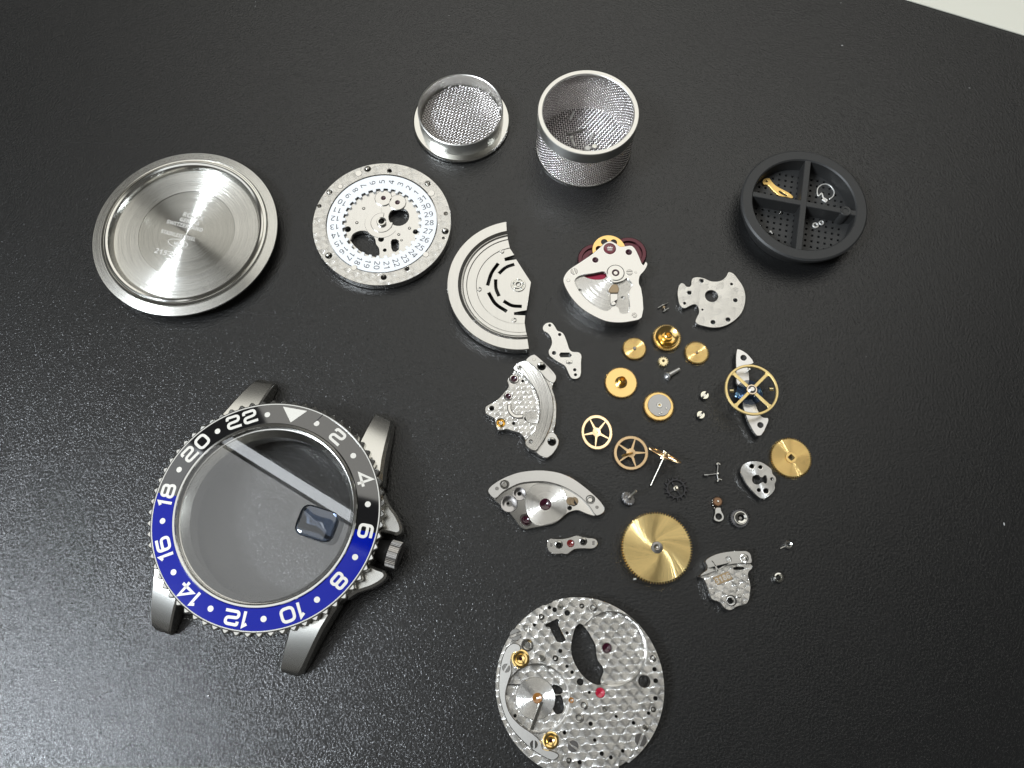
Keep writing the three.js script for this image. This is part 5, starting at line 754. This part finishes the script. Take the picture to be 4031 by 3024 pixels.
// ---------------------------------------------------------------- main plate
{
  const d = D.main, t = thing('main_plate', 'large round silver main plate covered in scale pattern with many holes', 'movement plate', d.o);
  const R = 14.25;
  const inLens = (x, y, r) => false;
  const [px, py, pr] = d.pocket[0], [wx, wy, wr] = d.well[0], [ux, uy, ur] = d.welltop[0];
  const outline = [];
  for (let i = 0; i < 144; i++) { const a = i / 144 * TAU; let r = R; const deg = a / RAD; if (deg > 295 && deg < 302) r -= 0.9; if (deg > 108 && deg < 113) r -= 0.3; outline.push([r * Math.cos(a), r * Math.sin(a)]); }
  // floors: pocket top right, well bottom left; upper deck has both cut away
  const near = (x, y, cx, cy, r) => Math.hypot(x - cx, y - cy) < r;
  const deckHole = ([x, y, r]) => !near(x, y, px, py, pr + r + 0.15) && !near(x, y, wx, wy, wr + r + 0.15) && Math.hypot(x, y) + r < R - 0.25;
  const lens = d.lens, lensS = smooth(lens, 2);
  // pocket and lens opening meet: their joined outline
  const pocketPts = circlePts(px, py, pr, 72);
  const inside = (p, q) => { let c = false; for (let i = 0, j = q.length - 1; i < q.length; j = i++) if ((q[i][1] > p[1]) !== (q[j][1] > p[1]) && p[0] < (q[j][0] - q[i][0]) * (p[1] - q[i][1]) / (q[j][1] - q[i][1]) + q[i][0]) c = !c; return c; };
  const union = (() => { const a = pocketPts.filter((p) => !inside(p, lensS)), cx = px, cy = py; const b = lensS.filter((p) => !near(p[0], p[1], px, py, pr)); const ox = (a.concat(b)).reduce((s, p) => s + p[0], 0) / (a.length + b.length), oy = (a.concat(b)).reduce((s, p) => s + p[1], 0) / (a.length + b.length); return a.concat(b).sort((m, n) => Math.atan2(m[1] - oy, m[0] - ox) - Math.atan2(n[1] - oy, n[0] - ox)); })();
  const clear = (h) => deckHole(h) && !inside(h, union) && union.every((p) => Math.hypot(p[0] - h[0], p[1] - h[1]) > h[2] + 0.05);
  const kept = []; const pick = (list) => list.filter((h) => { if (!clear(h) || kept.some((k) => Math.hypot(k[0] - h[0], k[1] - h[1]) < k[2] + h[2] + 0.06)) return false; kept.push(h); return true; });
  const teeP = d.tee, slotP = smooth(d.slot2, 2);
  const avoid = (h) => !teeP.some((p) => Math.hypot(p[0] - h[0], p[1] - h[1]) < h[2] + 0.1) && !inside(h, teeP) && !slotP.some((p) => Math.hypot(p[0] - h[0], p[1] - h[1]) < h[2] + 0.1);
  const ruby = pick(d.ruby.slice(1).filter(avoid)), dark = pick(d.dark.filter(avoid)), sunk = pick(d.sunk.filter(avoid));
  const deck = withHoles(poly(outline), [union, circlePts(wx, wy, wr, 64), teeP, slotP, ...ruby, ...dark, ...sunk]);
  mesh('deck', planar(ext(deck, 1.5, 2.5, 0.05), ...PERL, 0.1, 0.35, 0.06), [M.pearl, M.rhodPol], t);
  const low = (list) => list.filter((h) => near(h[0], h[1], wx, wy, wr - h[2] - 0.1));
  const lensClip = lensS;
  mesh('floor', planar(ext(withHoles(poly(circlePts(0, 0, R - 0.15, 128)), [lensClip, smooth(d.kid1, 2), smooth(d.kid2, 2), ...low(d.dark), d.ruby[0], ...[teeP], ...dark.map(([x, y, r]) => [x, y, r * 0.95])]), 0.2, 1.5, 0.05), ...PERL, 0.6, 0.15, 0.06), [M.pearl, M.rhodPol], t);
  mesh('well_disc', at(planar(ext(withHoles(disc(ur, 64), [smooth(d.kid1, 2).map(([x, y]) => [x - ux, y - uy]), smooth(d.kid2, 2).map(([x, y]) => [x - ux, y - uy])].filter((q) => q.every(([x, y]) => Math.hypot(x, y) < ur - 0.05))), 1.5, 1.75, 0.04), ur * 2.1), ux, uy), [M.rhodTurned, M.rhodPol], t);
  mesh('well_wall', at(lathe([[wr + 0.02, 1.5], [wr + 0.02, 2.52], [wr + 0.22, 2.54], [wr + 0.26, 2.45]], 72), wx, wy), M.rhodPol, t);
  mesh('pocket_wall', at(lathe([[pr - 0.02, 1.5], [pr - 0.15, 1.6], [pr - 0.02, 2.3], [pr + 0.02, 2.53], [pr + 0.2, 2.55], [pr + 0.24, 2.46]], 72, -Math.PI * 0.05, Math.PI * 1.15), px, py), M.rhodPol, t);
  mesh('lever', planar(ext(poly(smooth(d.leaf, 3)), 2.5, 2.95, 0.12), 30), [metal([0.86, 0.85, 0.82], 0.34), M.rhodPol], t);
  mesh('spring_bar', ext(poly(d.bar), 1.7, 2.05, 0.08), M.polished, t);
  for (const h of ruby) jewel(t, h[0], h[1], 2.45, h[2], h === d.ruby[2] ? M.rubyBright : M.ruby, 0.12);
  jewel(t, d.ruby[0][0], d.ruby[0][1], 1.58, d.ruby[0][2], M.ruby, 0.12);
  mesh('setting', at(lathe([[d.ruby[0][2], 1.3], [d.ruby[0][2], 1.58], [d.ruby[0][2] * 1.15, 1.58], [d.ruby[0][2] * 1.2, 1.5]], 28), d.ruby[0][0], d.ruby[0][1]), M.rhodPol, t);
  d.amber.forEach(([x, y, r], i) => jewel(t, x, y, i ? 2.6 : 1.95, r, M.amber, 0.15));
  for (const [x, y, r] of d.gold) { const g = mesh('gold_setting', at(lathe([[0.3, 2.2], [0.3, 3.1], [r * 0.45, 3.2], [r * 0.55, 3.0], [r * 0.75, 3.05], [r * 0.85, 2.85], [r, 2.8], [r, 2.4]], 36, 0, TAU, 0.5), x, y), M.goldPol, t); stud(g, x, y, 2.3, 2.9, 0.28, M.ruby, 'jewel'); }
  d.scr.forEach(([x, y, r], i) => screw(t, x, y, i === 1 || i === 2 ? 3.0 : 2.66, r * 0.92, [0.35, 1.0, 1.55, 2.55, 1.15][i], i === 3 || i === 4 ? M.dark : M.screw));
  for (const [x, y, r] of sunk) bush(t, x, y, 2.5, r, r * 0.55, M.rhodPol, 0.5);
  for (const [x, y, r] of sunk.filter((_, i) => i % 3 === 0)) stud(t, x, y, 1.4, 2.1, r * 0.5, M.polished);
}

// ---------------------------------------------------------------- dust
{
  const g = [], spots = [[-170, 175], [-150, 190], [-92, 160], [75, 128], [130, 100], [-20, 150], [90, 20], [60, -28], [95, -5], [110, 60], [-120, 140]];
  for (let i = 0; i < 36; i++) {
    const [x, y] = i < spots.length ? spots[i] : [(rnd() - 0.5) * 330, -45 + rnd() * 250], s = 0.04 + 0.08 * rnd() * rnd() + (i < spots.length ? 0.07 : 0);
    const b = new THREE.IcosahedronGeometry(s, 0); b.scale(1 + 2 * rnd(), 0.4, 0.7); b.rotateY(rnd() * TAU); g.push(at(b, x, y, s * 0.35));
  }
  const m = mesh('dust_specks', g, M.dust); tag(m, 'fine pale dust specks scattered over the black desk', 'dust'); m.userData.kind = 'stuff';
}
renderer.render(scene, camera);
